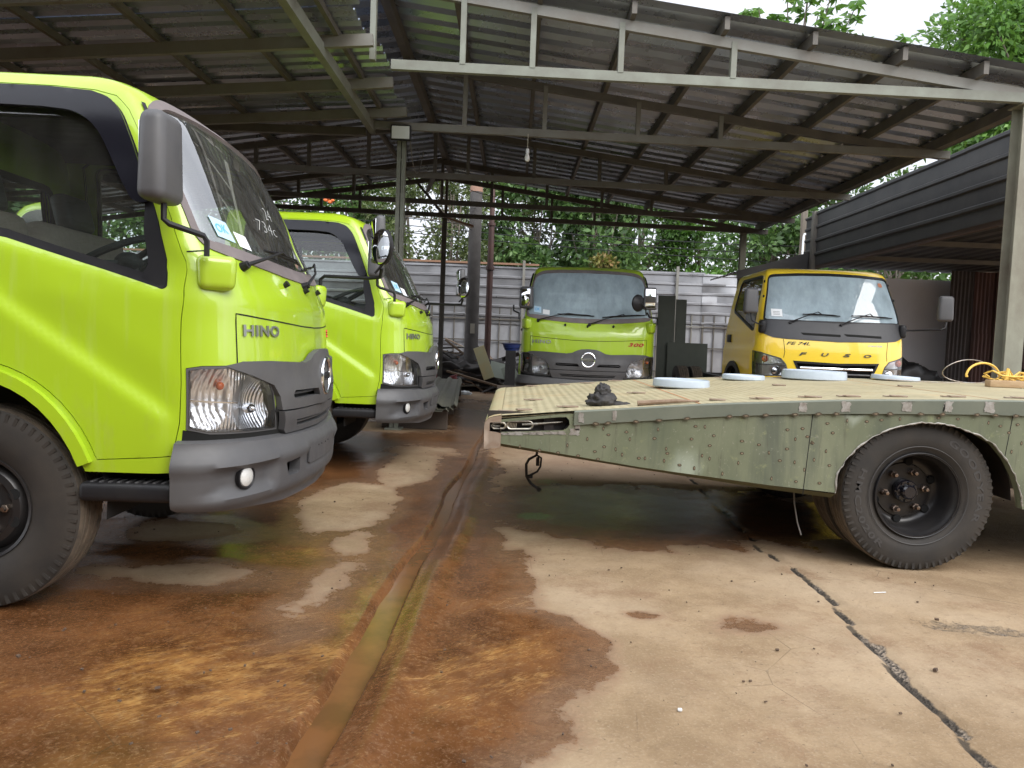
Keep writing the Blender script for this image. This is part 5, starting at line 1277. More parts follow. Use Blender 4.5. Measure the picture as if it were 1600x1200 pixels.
# lower canopy on the left
can = empty('lean_to_canopy', (0, 0, 0)); tag(can, 'lower zinc canopy at upper left, its ragged sheet ends facing the big shed', 'canopy')
zC = lambda x, y=0: 3.76 + .075 * (x + 1.38)
y = 4.55; k = 0
while y < 8.9:
    y2 = min(y + .76, 8.95); e = -1.38 + (.05 if k % 2 else -.03) + random.uniform(-.02, .02)
    corrugated('roof_sheet', ROOFM2 if False else ROOFM, can, -9.5, e, y, y2, lambda x, y_, k=k: zC(x) + .008 * (k % 2), 'X', .19, .035); y = y2; k += 1
for x in (-1.62, -2.35, -3.15, -3.95, -4.75, -5.55, -6.35, -7.2, -8.2): MB().bar((x, 4.6, zC(x) - .035), (x, 8.9, zC(x) - .035), .04, .06).build('purlin', STEEL_D, can, smooth=False)
for y in (5.5, 6.5, 7.55, 8.5): MB().bar((-9.4, y, zC(-9.4) - .115), (-1.31, y, zC(-1.31) - .105), .05, .10).build('rafter', STEEL_M, can, smooth=False)
MB().bar((-1.76, 4.5, 3.555), (-1.76, 8.86, 3.555), .07, .11).build('edge_beam', STEEL_G, can, smooth=False)
MB().bar((-5.5, 8.86, 3.50), (-1.84, 8.86, 3.52), .07, .09).build('end_beam', STEEL_D, can, smooth=False)
for y in (5.5, 7.0): hpost(-9.3, y, 0, 3.1, .1, STEEL_D, can)
bw = MB(); bw.box((-9.6, 9.5, 1.5), (.06, 11, 3.0)); o = bw.build('side_wall', mat('dark_green_wall', (.02, .045, .03), .7), None); tag(o, 'dark green wall closing the far left side under the low canopy', 'wall')
# lamps: flood light, bulb, fluorescent batten
fl_ = empty('floodlight', (-1.40, 8.66, 3.475)); tag(fl_, 'small square floodlight with pale face on top of the green post', 'floodlight')
q = MB(); q.rbox((0, .02, 0), (.235, .05, .175), .012, 2); q.tube([(-.11, .04, 0), (-.11, .10, .06), (.11, .10, .06), (.11, .04, 0)], .008, 6); q.build('housing', BLK, fl_)
q = MB(); q.rbox((0, -.007, 0), (.205, .006, .145), .003, 1); q.build('lens', mat('flood_lens', (.62, .65, .62), .3), fl_)
q = MB(); q.tube(sag((.06, .05, -.08), (.10, .06, -.35), .02), .005, 5); q.build('cable', BLK, fl_)
bu = empty('light_bulb', (.075, 8.70, 3.26)); tag(bu, 'bare white bulb hanging by its cord from the second truss', 'bulb')
q = MB(); q.lathe([(-.055, 0), (-.05, .018), (-.03, .030), (-.005, .031), (.02, .022), (.045, .016)], axis='Z', n=20); q.build('glass', mat('bulb_glass', (.8, .8, .78), .3), bu)
q = MB(); q.lathe([(.04, .016), (.045, .021), (.09, .022), (.10, .008)], axis='Z', n=16); q.build('socket', WHITEP, bu)
q = MB(); q.tube([(0, 0, .10), (0, 0, .265)], .004, 6); q.build('cord', mat('cord', (.5, .48, .4), .6), bu)
ft = empty('strip_light', (-1.25, 15.1, 3.47)); tag(ft, 'unlit white strip light slung between the thin post and the concrete pole', 'strip light')
q = MB(); q.bar((-.30, 0, .10), (.34, .1, -.06), .07, .05); q.build('batten', mat('rusty_batten', (.30, .18, .12), .7), ft); q = MB(); q.bar((-.29, -.02, .07), (.33, .08, -.09), .055, .02); q.build('tube', WHITEP, ft)

# black sheeted lean-to on the right
ln = empty('sheeted_lean_to', (0, 0, 0)); tag(ln, 'dark lean-to on the right with black sheet fascia over a low roof', 'shed')
def wall_x(name, m, parent, x, y0, y1, z0, z1, pitch=.26, depth=.03, sgn=-1):
    prof = []; z = z0
    while z < z1:
        for f, h in ((0, 0), (.70, 0), (.78, 1), (.92, 1)):
            if z + f * pitch <= z1: prof.append((z + f * pitch, h * depth))
        z += pitch
    prof.append((z1, 0)); vs = []; fs = []; Yv = np.linspace(y0, y1, 12)
    for y_ in Yv:
        for z_, h in prof: vs.append((x + sgn * h + .006 * noise.noise(Vector((y_, z_ * 2, 3))), y_, z_))
    n_ = len(prof)
    for i in range(11):
        for j in range(n_ - 1): fs.append((i * n_ + j, i * n_ + j + 1, (i + 1) * n_ + j + 1, (i + 1) * n_ + j))
    return MB().add(vs, fs).build(name, m, parent, ang=12)
for i, (a, b_) in enumerate(((7.3, 9.6), (9.6, 12.), (12., 14.3))): wall_x('fascia_sheet', BLKSHEET, ln, 5.72 + .008 * i, a, b_, 2.78, 3.82)
wall_x('fascia_sheet', BLKSHEET, ln, 5.79, 14.35, 14.95, 2.70, 3.80, .22)
corrugated('roof_sheet', BLKSHEET, ln, 5.74, 13.5, 7.3, 14.9, lambda x, y: 2.80, 'Y', .28, .03)
for y in (7.4, 8.9, 10.7, 12.6): MB().bar((5.75, y, 2.745), (13.4, y, 2.745), .05, .07).build('rafter', STEEL_D, ln, smooth=False)
MB().bar((5.77, 7.3, 2.76), (5.77, 14.9, 2.76), .05, .08).build('edge_beam', mat('rusty_beam', (.07, .045, .035), .7), ln, smooth=False)
MB().bar((5.72, 14.33, 0), (5.72, 14.33, 3.82), .11, .11).build('post', STEEL_D, ln, smooth=False)
corrugated('roof_sheet', BLKSHEET, ln, 4.32, 5.74, 14.5, 16.6, lambda x, y: 2.62 + .30 * (x - 4.32), 'X', .25)
m = MB(); m.add([(4.30, 14.48, 2.50), (5.74, 14.48, 2.50), (5.74, 14.48, 3.07), (4.30, 14.48, 2.64)], [(0, 1, 2, 3)]); m.build('end_fascia', BLKSHEET, ln, smooth=False)
gw = MB(); gw.box((6.75, 15.02, 1.33), (4.5, .16, 2.66)); tag(gw.build('rendered_wall', GREYWALL, None, smooth=False), 'smooth grey rendered wall behind the yellow truck', 'wall')
def wall_y(name, m, parent, y, x0, x1, z0, z1, pitch=.076, depth=.012, tilt=0., zt=None):
    n_ = int((x1 - x0) / pitch * 6); xs_ = np.linspace(x0, x1, n_ + 1); vs = []; fs = []
    for x in xs_:
        h = depth * sin(2 * pi * x / pitch)
        for t in (0, .5, 1.): vs.append((x + tilt * t * (z1 - z0), y + h + .01 * noise.noise(Vector((x * 2, t * 3, z0))), z0 + (z1 - z0) * t))
    for i in range(n_):
        for j in range(2): fs.append((3 * i + j, 3 * i + 3 + j, 3 * i + 4 + j, 3 * i + 1 + j))
    return MB().add(vs, fs).build(name, m, parent, ang=60)
rw_ = empty('sheet_iron_wall', (0, 0, 0)); tag(rw_, 'wall of patched rusty and grey corrugated iron behind the big right post', 'wall')
GRYS = mat('weathered_grey_iron', (.19, .19, .20), .6, .3, (.10, .09, .085), 2.6, .5, .2, 20, stretch=(1, 1, .3))
DK = mat('dark_iron', (.03, .026, .026), .7, .1, (.06, .045, .04), 4)
for x0, x1, z0, z1, y, mm in ((8.45, 8.95, 0, 2.80, 14.40, DK), (8.9, 9.35, 0, 1.6, 14.36, RUST), (8.9, 9.6, .9, 2.79, 14.38, RUST), (9.3, 10.05, .95, 2.80, 14.34, RUST), (9.3, 9.9, 0, 1.02, 14.41, GRYS), (9.85, 10.5, .0, 1.1, 14.40, DK), (10.0, 10.8, .85, 2.80, 14.35, GRYS), (10.75, 11.6, .8, 2.80, 14.38, GRYS), (10.4, 11.9, 0, .9, 14.42, DK), (11.5, 13.4, 0, 2.80, 14.42, GRYS)): wall_y('iron_sheet', mm, rw_, y, x0, x1, z0, z1)
tp_ = blob('black_tarpaulin', (6.55, 13.2, 0), (1.15, .7, 1.0), mat('black_tarp', (.012, .012, .013), .5, 0, (.03, .028, .028), 5, .5, .3, 20), 4.4, .25, 4, 5); tag(tp_, 'black tarpaulin heap on the ground between yellow truck and rusty wall', 'tarpaulin')

# ------------------------------------------------------------ back fence
fn = empty('sheet_metal_fence', (0, 0, 0)); tag(fn, 'tall zinc sheet fence across the back, ribbed top over pale framed panels', 'fence')
YF = 19.6
def fence_sheet(x0, x1, z0, z1, y, m, dent=0.):
    prof = []; z = z0; pitch = .255
    while z < z1:
        for f, h in ((0, 0), (.66, 0), (.74, 1), (.92, 1)):
            if z + f * pitch <= z1: prof.append((z + f * pitch, h * .04))
        z += pitch
    prof.append((z1, 0)); n_ = len(prof); Xv = np.linspace(x0, x1, 16); vs = []; fs = []
    for x in Xv:
        for z_, h in prof: vs.append((x, y - h + .03 * noise.noise(Vector((x * .8, z_ * 1.5, y))) + dent * .12 * noise.noise(Vector((x * 2.5, z_ * 3, 1))), z_ + .015 * noise.noise(Vector((x * .6, 1, y))) + dent * .04 * noise.noise(Vector((x * 3, z_, 7)))))
    for i in range(15):
        for j in range(n_ - 1): fs.append((i * n_ + j, i * n_ + j + 1, (i + 1) * n_ + j + 1, (i + 1) * n_ + j))
    MB().add(vs, fs).build('top_sheet', m, fn, ang=12)
x = -19.; k = 0
while x < 6.3:
    x2 = x + 3.0; fence_sheet(x - .06, x2, 1.55, 3.06 + .04 * (k % 2), YF + .02 * (k % 2), FENCEM, 0.35 if x2 > 5.4 else .12); x = x2; k += 1
fence_sheet(6., 9.2, 1.4, 3.0, YF + .05, FENCEM, .4)
x = -19.
while x < 8.8:
    MB().box((x + .595, YF + .03, .99), (1.17, .012, 1.94)).build('lower_panel', FENCEP, fn, smooth=False)
    fr = MB()
    for xx in (x, x + .3, x + .6, x + .9): fr.box((xx, YF - .01, 1.0), (.03 if xx > x else .05, .03, 1.95))
    for z in (.45, 1.10, 1.66): fr.box((x + .6, YF - .04, z), (1.2, .025, .035))
    fr.build('panel_frame', STEEL_D if int(x) % 3 else STEEL_M, fn, smooth=False); x += 1.2
for xx in (-15, -11, -7, -3.6, .2, 4.25, 7.4): MB().box((xx, YF - .09, 1.6), (.07, .05, 3.25)).build('post', STEEL_M, fn, smooth=False)
MB().bar((-19, YF + .0, 3.13), (.6, YF, 3.13), .06, .05).build('top_rail', mat('rusty_rail', (.22, .12, .07), .7), fn, smooth=False)
q = MB(); q.tube([(-.955, 16.6, -.1), (-.955, 16.6, 4.45)], [.16, .135], 20); o = q.build('concrete_pole', CONC, None); tag(o, 'round dark concrete utility pole standing in the scrap pile', 'pole')
q = MB(); q.tube([(-.955, 16.6, 4.38), (-.955, 16.6, 4.50)], .142, 20); q.build('cap_band', mat('pole_band', (.28, .16, .11), .7), o)
q = MB(); q.tube([(-.955, 16.44, 4.0), (-1.12, 16.35, 3.95), (-1.15, 16.35, 3.6), (-1.0, 16.42, 3.5)], .01, 6); q.build('cable_loop', BLK, o)
q = MB(); q.box((-.93, 16.44, 1.35), (.10, .012, .22)); q.build('paper_notice', mat('old_paper', (.35, .33, .28), .9), o)
q = MB(); q.tube([(-.60, 16.9, 0), (-.60, 16.9, 3.3), (-.60, 16.9, 4.55)], [.075, .07, .05], 14); q.lathe([(0, .07), (0, .10), (.08, .10), (.08, .07)], (-.60, 16.9, 2.7), 'Z', 14); q.lathe([(0, .07), (0, .09), (.06, .09), (.06, .06)], (-.60, 16.9, 3.7), 'Z', 14)
tag(q.build('steel_pipe', mat('brown_pipe', (.035, .02, .02), .6, 0, (.09, .04, .03), 3.)), 'thin brown steel pipe standing just right of the concrete pole', 'pipe')
q = MB(); q.tube([(6.25, 16, 3.64), (6.16, 16, 3.64), (6.15, 16, 3.60), (6.14, 16, 2.9)], .022, 8); tag(q.build('plastic_pipe', WHITEP), 'thin white plastic pipe with a bend above the black fascia end', 'pipe')
for i in range(3):
    q = MB(); q.tube(sag((-9, 20.6 + i * .1, 4.4 + .3 * i), (10, 20.6, 3.5 + .28 * i), .15 + .1 * i, 24), .012, 5); tag(q.build('power_cable', BLK), 'thin black cable strung in front of the trees', 'cable', 'thin cables in front of the trees')

# ------------------------------------------------------------ stacked goods, scrap
OLD = mat('dark_olive_plate', (.055, .065, .05), .6, 0, (.08, .09, .07), 2)
for x, w_, h_, y, lb in ((2.80, .32, 2.06, 13.55, 'tall dark olive steel plate leaning just right of the facing green truck'), (3.08, .20, 2.0, 13.6, 'narrow dark olive steel plate between the tall plate and the yellow truck'), (3.20, .74, 1.20, 13.5, 'short wide dark olive plate in front of the two tall plates')):
    q = MB(); q.rbox((0, 0, h_ / 2), (w_, .012, h_), .003, 1); o = q.build('steel_plate', OLD, None, smooth=False, loc=(x, y, 0)); o.rotation_euler = (radians(-3), 0, 0); tag(o, lb, 'plate', 'dark olive plates standing by the fence')
cr_ = MB(); cr_.box((0, 0, .5), (.125, .34, 1.0))
for i in range(6): cr_.box((-.055 + i * .022, -.175, .5), (.010, .012, .98))
o = cr_.build('black_case', BLK, None, smooth=False, loc=(-.03, 9.1, 0)); tag(o, 'narrow tall black ribbed case standing beside the facing green truck', 'case')
q = MB(); q.sphere((0, -.174, .09), (.012, .006, .012)); q.build('stud', WHITEP, o)
q = MB(); q.lathe([(0, .0), (0, .085), (.075, .115), (.08, .125), (.085, .115), (.01, .08), (.01, 0)], axis='Z', n=28); q.lathe([(.03, .10), (.033, .108), (.036, .10)], axis='Z', n=28)
o = q.build('blue_basin', mat('blue_plastic', (.015, .03, .12), .4), None, loc=(-.02, 9.08, 1.001)); tag(o, 'dark blue plastic basin on top of the black case', 'basin')
SHT = mat('olive_roof_sheets', (.115, .115, .085), .5, .3, (.17, .16, .12), 3)
for i in range(3):
    o = corrugated('roofing_sheet', SHT, None, -.42, .42, -3.1 + .1 * i, 3.1 - .06 * i, lambda x, y, i=i: .26 + .022 * i + .02 * noise.noise(Vector((y * .5, i, 0))), 'Y', .22, .035)
    o.location = (-1.28 + .02 * i, 11.6, 0); o.rotation_euler = (0, 0, radians(2.5 + .5 * i)); tag(o, 'long olive corrugated sheet in the stack beside the second green truck', 'roofing sheet', 'corrugated sheets stacked on the floor')
q = MB()
for y in (9.0, 10.8, 12.6, 14.3): q.box((-1.28 - (y - 11.6) * .04, y, .14), (.8, .09, .23))
for i, y in enumerate((9.0, 10.8, 12.6, 14.3)):
    o = MB().rbox((0, 0, .125), (.8, .09, .25), .005, 1).build('timber_bearer', mat('dark_timber', (.08, .06, .045), .85), None, loc=(-1.28 - (y - 11.6) * .04, y, 0)); tag(o, 'dark timber bearer under the stacked olive sheets', 'bearer', 'bearers under the sheets')
SC_M = [mat('scrap_grey', (.13, .12, .11), .7, .1, (.06, .05, .045), 4), mat('scrap_rust', (.14, .075, .045), .8, 0, (.07, .045, .03), 5), mat('scrap_black', (.02, .02, .02), .7, 0, (.05, .04, .035), 6), mat('scrap_wood', (.24, .17, .11), .85, 0, (.14, .10, .07), 6), mat('scrap_pale', (.34, .33, .28), .7, 0, (.22, .2, .16), 5)]
hp = blob('scrap_heap', (-1.45, 17.3, -.05), (1.7, 1.5, .72), SC_M[2], 3.3, .35, 7, 5); tag(hp, kind='stuff')
rr = random.Random(21)
for i in range(110):
    t = rr.random(); x = -1.45 + rr.uniform(-1.5, 1.35); y = 17.0 + rr.uniform(-1.55, .7); r_ = sqrt(((x + 1.45) / 1.75) ** 2 + ((y - 17.3) / 1.7) ** 2); z = max(.05, .95 * (1 - r_ ** 1.6)) * rr.uniform(.6, 1.08)
    Lh = rr.uniform(.3, 1.5) * (.6 if i > 70 else 1.); wd = rr.choice((.04, .06, .10, .18, .30)); R = Matrix.Rotation(rr.gauss(0, .55), 3, 'Z') @ Matrix.Rotation(rr.gauss(0, .28), 3, 'Y') @ Matrix.Rotation(rr.uniform(-.6, .6), 3, 'X')
    q = MB()
    kind = rr.random()
    if kind < .62: q.rbox((0, 0, 0), (Lh, wd, rr.choice((.012, .02, .04))), .004, 1, R); nm, lb, g_ = 'scrap_board', 'weathered board or metal strip lying in the scrap pile', 'boards and strips in the scrap pile'
    elif kind < .85: q.tube([R @ Vector((-Lh / 2, 0, 0)), R @ Vector((-Lh / 6, rr.uniform(-.06, .06), rr.uniform(-.04, .1))), R @ Vector((Lh / 5, rr.uniform(-.1, .1), rr.uniform(-.04, .1))), R @ Vector((Lh / 2, 0, 0))], rr.uniform(.008, .025), 6); nm, lb, g_ = 'scrap_pipe', 'bent thin pipe or rod lying in the scrap pile', 'pipes and rods in the scrap pile'
    else:
        q.add([R @ Vector((sx_ * .2 * rr.uniform(.6, 1.4), sy_ * .14 * rr.uniform(.6, 1.5), .05 * rr.uniform(-1, 1))) for sx_, sy_ in ((-1, -1), (0, -1.2), (1, -1), (1.2, 0), (1, 1), (0, 1.1), (-1, 1), (-1.1, 0))], [(0, 1, 7), (1, 2, 3), (1, 3, 7), (3, 4, 5), (7, 3, 5), (7, 5, 6)]); nm, lb, g_ = 'sheet_offcut', 'crumpled sheet metal offcut in the scrap pile', 'sheet offcuts in the scrap pile'
    tag(q.build(nm, SC_M[rr.choice((0, 0, 1, 2, 2, 3, 4))], None, smooth=False, loc=(x, y, z + .02)), lb, nm.replace('_', ' '), g_)
def plank(name, c, d, rot, m, lb, cat, grp=None):
    q = MB(); q.rbox((0, 0, 0), d, .004, 1); o = q.build(name, m, None, smooth=False, loc=c); o.rotation_euler = rot; tag(o, lb, cat, grp)
PG = mat('pale_green_board', (.33, .36, .24), .6, 0, (.42, .32, .14), 3)
plank('painted_board', (-.62, 15.75, .62), (.24, .02, .78), (radians(-24), radians(-22), 0), PG, 'pale green board with orange stains leaning against the scrap', 'board')
plank('steel_offcut', (-.28, 15.8, .46), (.42, .015, .40), (radians(-35), radians(12), .2), mat('grey_green_panel', (.24, .27, .22), .6), 'grey green square panel lying right of the stained board', 'panel')
plank('steel_offcut', (-.02, 15.7, .35), (.30, .015, .55), (radians(-30), radians(-28), 0), mat('grey_green_panel', (.24, .27, .22), .6), 'grey green panel at the right end of the scrap, next to the black case', 'panel')
plank('plywood_sheet', (-2.05, 15.6, .84), (.5, .35, .012), (radians(16), radians(-8), .2), mat('orange_plywood', (.38, .18, .07), .8), 'orange brown plywood piece on top of the scrap at its left', 'plywood')
plank('long_plank', (-.75, 15.35, .27), (1.35, .07, .04), (0, radians(13), -.25), SC_M[3], 'long brown plank sloping down across the front of the scrap', 'plank')
REDM = mat('faded_red_metal', (.28, .035, .04), .5, 0, (.16, .03, .03), 6)
for x, y, z, s_, lb in ((-1.95, 15.2, .47, .28, 'crumpled red metal box, leftmost of the red scrap'), (-1.58, 15.0, .30, .22, 'smaller red metal piece in the middle of the red scrap'), (-1.18, 14.9, .24, .20, 'upright red can shape at the front of the scrap pile')):
    q = MB(); q.rbox((0, 0, 0), (s_, s_ * .8, s_ * 1.0), .03, 2, taper=(.8, .7)); q.tube([(-s_ * .6, -.02, .02), (0, -.05, s_ * .55), (s_ * .7, .04, .1)], .022, 6); o = q.build('red_scrap', REDM, None, loc=(x, y, z)); o.rotation_euler = (.2, -.25, x); tag(o, lb, 'scrap metal', 'red metal pieces in the scrap')
for x, y, s_, lb in ((-.95, 14.7, .16, 'white plastic bag on the floor in front of the scrap'), (-1.25, 14.3, .09, 'small crumpled white plastic piece beside the red can shape')): tag(blob('plastic_scrap', (x, y, 0), (s_, s_ * .6, s_ * .45), WHITEP, x * 3, .3, 5, 3), lb, 'plastic waste')
# bracket like metal on the floor
for x, y, lb in ((.30, 2.28, None),):
    pass
q = MB(); q.tube([(-.03, 0, .004), (.03, .006, .006)], .0022, 5); tag(q.build('dry_twig', WHITEP, None, loc=(1.78, 3.42, .0)), 'tiny white straw lying on the concrete in front of the bed wheel', 'straw')
q = MB(); q.rbox((0, 0, .006), (.014, .010, .009), .003, 2); tag(q.build('pebble', WHITEP, None, loc=(.56, 2.22, .0)), 'small white pebble on the dry concrete near the bottom', 'pebble')
# ------------------------------------------------------------ trees
def leafmat(name, a, b, c):
    m, nt, out = new_mat(name); p = N(nt, 'ShaderNodeBsdfPrincipled'); g = N(nt, 'ShaderNodeNewGeometry')
    col = ramp(nt, g.outputs['Random Per Island'], [(0., a), (.55, b), (1., c)]); L(nt, col, p.inputs['Base Color']); p.inputs['Roughness'].default_value = .42
    t = N(nt, 'ShaderNodeBsdfTranslucent'); L(nt, mixc(nt, .3, col, (.2, .32, .03)), t.inputs[0]); mx = N(nt, 'ShaderNodeMixShader'); mx.inputs[0].default_value = .32
    L(nt, p.outputs[0], mx.inputs[1]); L(nt, t.outputs[0], mx.inputs[2]); L(nt, mx.outputs[0], out.inputs[0]); MATS[name] = m; return m
LM = {'dark': leafmat('dark_leaf', (.04, .085, .028), (.085, .165, .045), (.17, .28, .09)), 'mid': leafmat('mid_leaf', (.045, .10, .025), (.085, .18, .04), (.16, .28, .07)),
      'light': leafmat('light_leaf', (.05, .13, .02), (.095, .215, .032), (.16, .31, .06)), 'olive': leafmat('olive_leaf', (.05, .07, .025), (.09, .125, .04), (.16, .19, .07)), 'yellow': leafmat('yellow_leaf', (.10, .14, .03), (.22, .20, .05), (.32, .19, .08))}
BARK = mat('bark', (.10, .085, .065), .9, 0, (.20, .17, .135), 6, .5, .5, 20, stretch=(1, 1, .3))
def leaves(P, D, size, wr, rs_, up=.3):
    """P centres (n,3), D preferred outward directions; returns verts and faces of pointed leaves with a fold"""
    n = len(P); d = D + rs_.normal(0, .55, (n, 3)); d[:, 2] -= up; d /= np.linalg.norm(d, axis=1)[:, None]
    r = rs_.normal(0, 1, (n, 3)); r[:, 2] *= .5; s_ = np.cross(d, r); s_ /= np.linalg.norm(s_, axis=1)[:, None] + 1e-9
    nn = np.cross(s_, d); L_ = size * rs_.uniform(.6, 1.3, (n, 1)); w_ = L_ * wr
    a = P; m1 = P + d * L_ * .45 + s_ * w_ + nn * w_ * .25; m2 = P + d * L_ * .45 - s_ * w_ + nn * w_ * .25; e = P + d * L_ - nn * L_ * .12; c = P + d * L_ * .45
    V = np.stack([a, m1, e, m2], 1).reshape(-1, 3); F = (np.arange(n)[:, None] * 4 + np.array([0, 1, 2, 3])[None]).reshape(-1, 4); return V, F
def tree(name, x, y, h, rad, lo, n, size, lm, seed, label, cat, group=None, clumps=46, trunk=.14, wr=.22, flat=.8, stems=1, spread=.28, density=1.):
    rs_ = np.random.RandomState(seed); root = empty(name, (x, y, 0)); tag(root, label, cat, group)
    cz = (h + lo) / 2; rz = (h - lo) / 2
    cc = rs_.normal(0, 1, (clumps, 3)); cc /= np.linalg.norm(cc, axis=1)[:, None]; cc *= rs_.uniform(.35, 1., (clumps, 1)) ** .6; cc[:, 0] *= rad; cc[:, 1] *= rad * flat; cc[:, 2] = cz + cc[:, 2] * rz
    k = rs_.randint(0, clumps, n); cr = rad * spread * rs_.uniform(.6, 1.4, clumps)
    off = rs_.normal(0, 1, (n, 3)); off /= np.linalg.norm(off, axis=1)[:, None]; q = rs_.uniform(0, 1, (n, 1)) ** .45
    P = cc[k] + off * q * cr[k][:, None] * np.array([1, 1, .75]); V, F = leaves(P, off, size, wr, rs_)
    me = bpy.data.meshes.new('crown'); fast_mesh(me, V, F); me.materials.append(LM[lm]); o = bpy.data.objects.new('crown', me); C.objects.link(o); o.parent = root
    t = MB(); rt_ = random.Random(seed)
    for s_ in range(stems):
        bx = rt_.uniform(-.5, .5) * (stems > 1) * rad * .6; top_ = Vector((bx * 1.6, rt_.uniform(-.2, .2), lo + (h - lo) * .6))
        pts = [Vector((bx, 0, -.1)), Vector((bx + rt_.uniform(-.1, .1), rt_.uniform(-.1, .1), lo * .5)), Vector((bx * 1.2 + rt_.uniform(-.2, .2), 0, lo)), top_]
        t.tube(pts, [trunk, trunk * .85, trunk * .7, trunk * .3], 9)
        for j in range(s_, clumps, max(1, stems * (2 if clumps > 40 else 1))):
            c = Vector(cc[j]); b = pts[2].lerp(top_, rt_.uniform(0, .9)); mid = b.lerp(c, .5) + Vector((rt_.uniform(-.15, .15), rt_.uniform(-.15, .15), -.12)); t.tube([b, mid, c], [trunk * .32, trunk * .2, trunk * .08], 5)
    t.build('trunk', BARK, root); return root
FT = 'trees beyond the back fence'
TR = [(-16.5, 22.5, 6.5, 2.6, 2., 'mid', 'broad green tree at the far left end of the tree row'), (-13.2, 23.5, 7., 2.4, 1.8, 'dark', 'dark green tree seen through the nearest truck\'s cab'), (-10., 22.6, 6.2, 2.2, 1.6, 'mid', 'green tree left of the flowering tree'),
      (-7.2, 22.8, 5.9, 2.0, 1.6, 'mid', 'leafy tree with orange blossoms above the second truck'), (-5.2, 23.2, 6.2, 1.7, 1.4, 'dark', 'dark tree between the flowering tree and the thin stemmed tree'),
      (.6, 22.8, 5.4, 1.7, 1.2, 'dark', 'dense dark tree just right of the brown pipe'), (2.2, 22.0, 5.1, 1.5, 1.6, 'dark', 'dark drooping tree behind the facing green truck'), (4.0, 24.5, 5.6, 1.6, 1.8, 'mid', 'green tree behind the yellow leaved shrub'),
      (6.1, 24.8, 5.6, 1.5, 1.6, 'light', 'bright light green tree between the dark ones'), (7.7, 22.3, 5.5, 1.9, 1.2, 'dark', 'dense dark green tree behind the rear shed post'), (10.3, 22.5, 5.8, 1.9, 1.0, 'dark', 'dark green tree above the black lean-to\'s end')]
for i, (x, y, h, r_, lo, lm, lb) in enumerate(TR):
    tree('leafy_tree', x, y, h + 1.5, r_ * 1.08, lo, 8200 if lm != 'light' else 5000, .21 if lm == 'dark' else .18, lm, 31 + i, lb, 'tree', FT, wr=.24)
tree('thin_stemmed_tree', -2.6, 22.0, 7.4, 2.1, 2.2, 8500, .15, 'olive', 77, 'airy grey green tree of many thin stems behind the concrete pole', 'tree', FT, stems=9, trunk=.07, spread=.22, clumps=60)
tree('thin_stemmed_tree', -.5, 24.0, 7.4, 1.9, 2.0, 6000, .16, 'olive', 78, 'sparse twiggy tree with pale bare branches right of the pole', 'tree', FT, stems=5, trunk=.05, spread=.2)
tree('leafy_shrub', -3.9, 20.9, 3.9, .9, 1.0, 1800, .15, 'light', 55, 'bright green shrub just over the fence beside the second truck\'s windscreen', 'shrub', FT, clumps=18, trunk=.04)
tree('leafy_shrub', 2.65, 20.7, 3.8, .65, 1.4, 1500, .15, 'yellow', 56, 'yellow and rust coloured shrub over the fence behind the facing truck', 'shrub', FT, clumps=16, trunk=.03)
tree('leafy_shrub', 5.6, 21., 3.9, .9, 1.2, 1500, .17, 'light', 58, 'bright green shrub over the fence left of the rear shed post', 'shrub', FT, clumps=16, trunk=.03)
tree('big_tree', 16.2, 22.5, 13.5, 3.9, 6.0, 26000, .26, 'light', 91, 'tall bright green tree filling the upper right corner', 'tree', None, clumps=70, trunk=.25, wr=.20)
tree('roadside_tree', 13.6, 19.0, 6.8, 2.2, 2.6, 9500, .24, 'light', 92, 'leafy green tree showing between the roof edge and black fascia', 'tree', None, clumps=40, trunk=.14)
tree('roadside_tree', 9.2, 17.8, 4.9, 1.5, 1.6, 4200, .22, 'mid', 94, 'lower green tree just above the far end of the black fascia', 'tree', None, clumps=30, trunk=.10)
# orange blossoms belong to the flowering tree
ftree = [o for o in C.objects if o.get('label', '').startswith('leafy tree with orange')][0]
q = MB()
for (x, z) in ((2.18, 4.95), (2.30, 4.90), (2.05, 4.5), (2.2, 4.42), (.6, 4.7)): q.sphere((x - .4, -1.9, z - .1), (.07, .05, .05), 7, 5); q.sphere((x - .32, -1.92, z - .06), (.05, .05, .04), 7, 5)
q.build('blossom', mat('orange_blossom', (.75, .16, .04), .6), ftree)
# papaya-like tree above the roof edge: leaf fans on thin stalks
pt_ = empty('fan_leaved_tree', (7.4, 19.5, 0)); tag(pt_, 'slender tree with fans of pale green leaves above the roof edge', 'tree'); rs_ = np.random.RandomState(9); Vs = []; Fs = []; o_ = 0; tk = MB()
tk.tube([(0, 0, -.1), (.1, 0, 4), (.0, 0, 7.6), (-.4, 0, 8.8)], [.12, .10, .07, .03], 8)
fans = [(-1.6, 9.6), (-1.35, 9.9), (-1.0, 9.75), (-.75, 10.15), (-.5, 9.5), (-.35, 9.95), (-.05, 9.65), (.25, 10.1), (.45, 9.75), (.65, 9.35), (.85, 9.75), (1.05, 9.2), (1.3, 9.0), (1.6, 9.05), (1.8, 8.75), (-.9, 9.3), (0., 9.2), (.5, 9.0), (2.0, 8.7), (-.2, 10.4), (-1.9, 9.35), (.3, 9.35), (1.2, 9.45)]
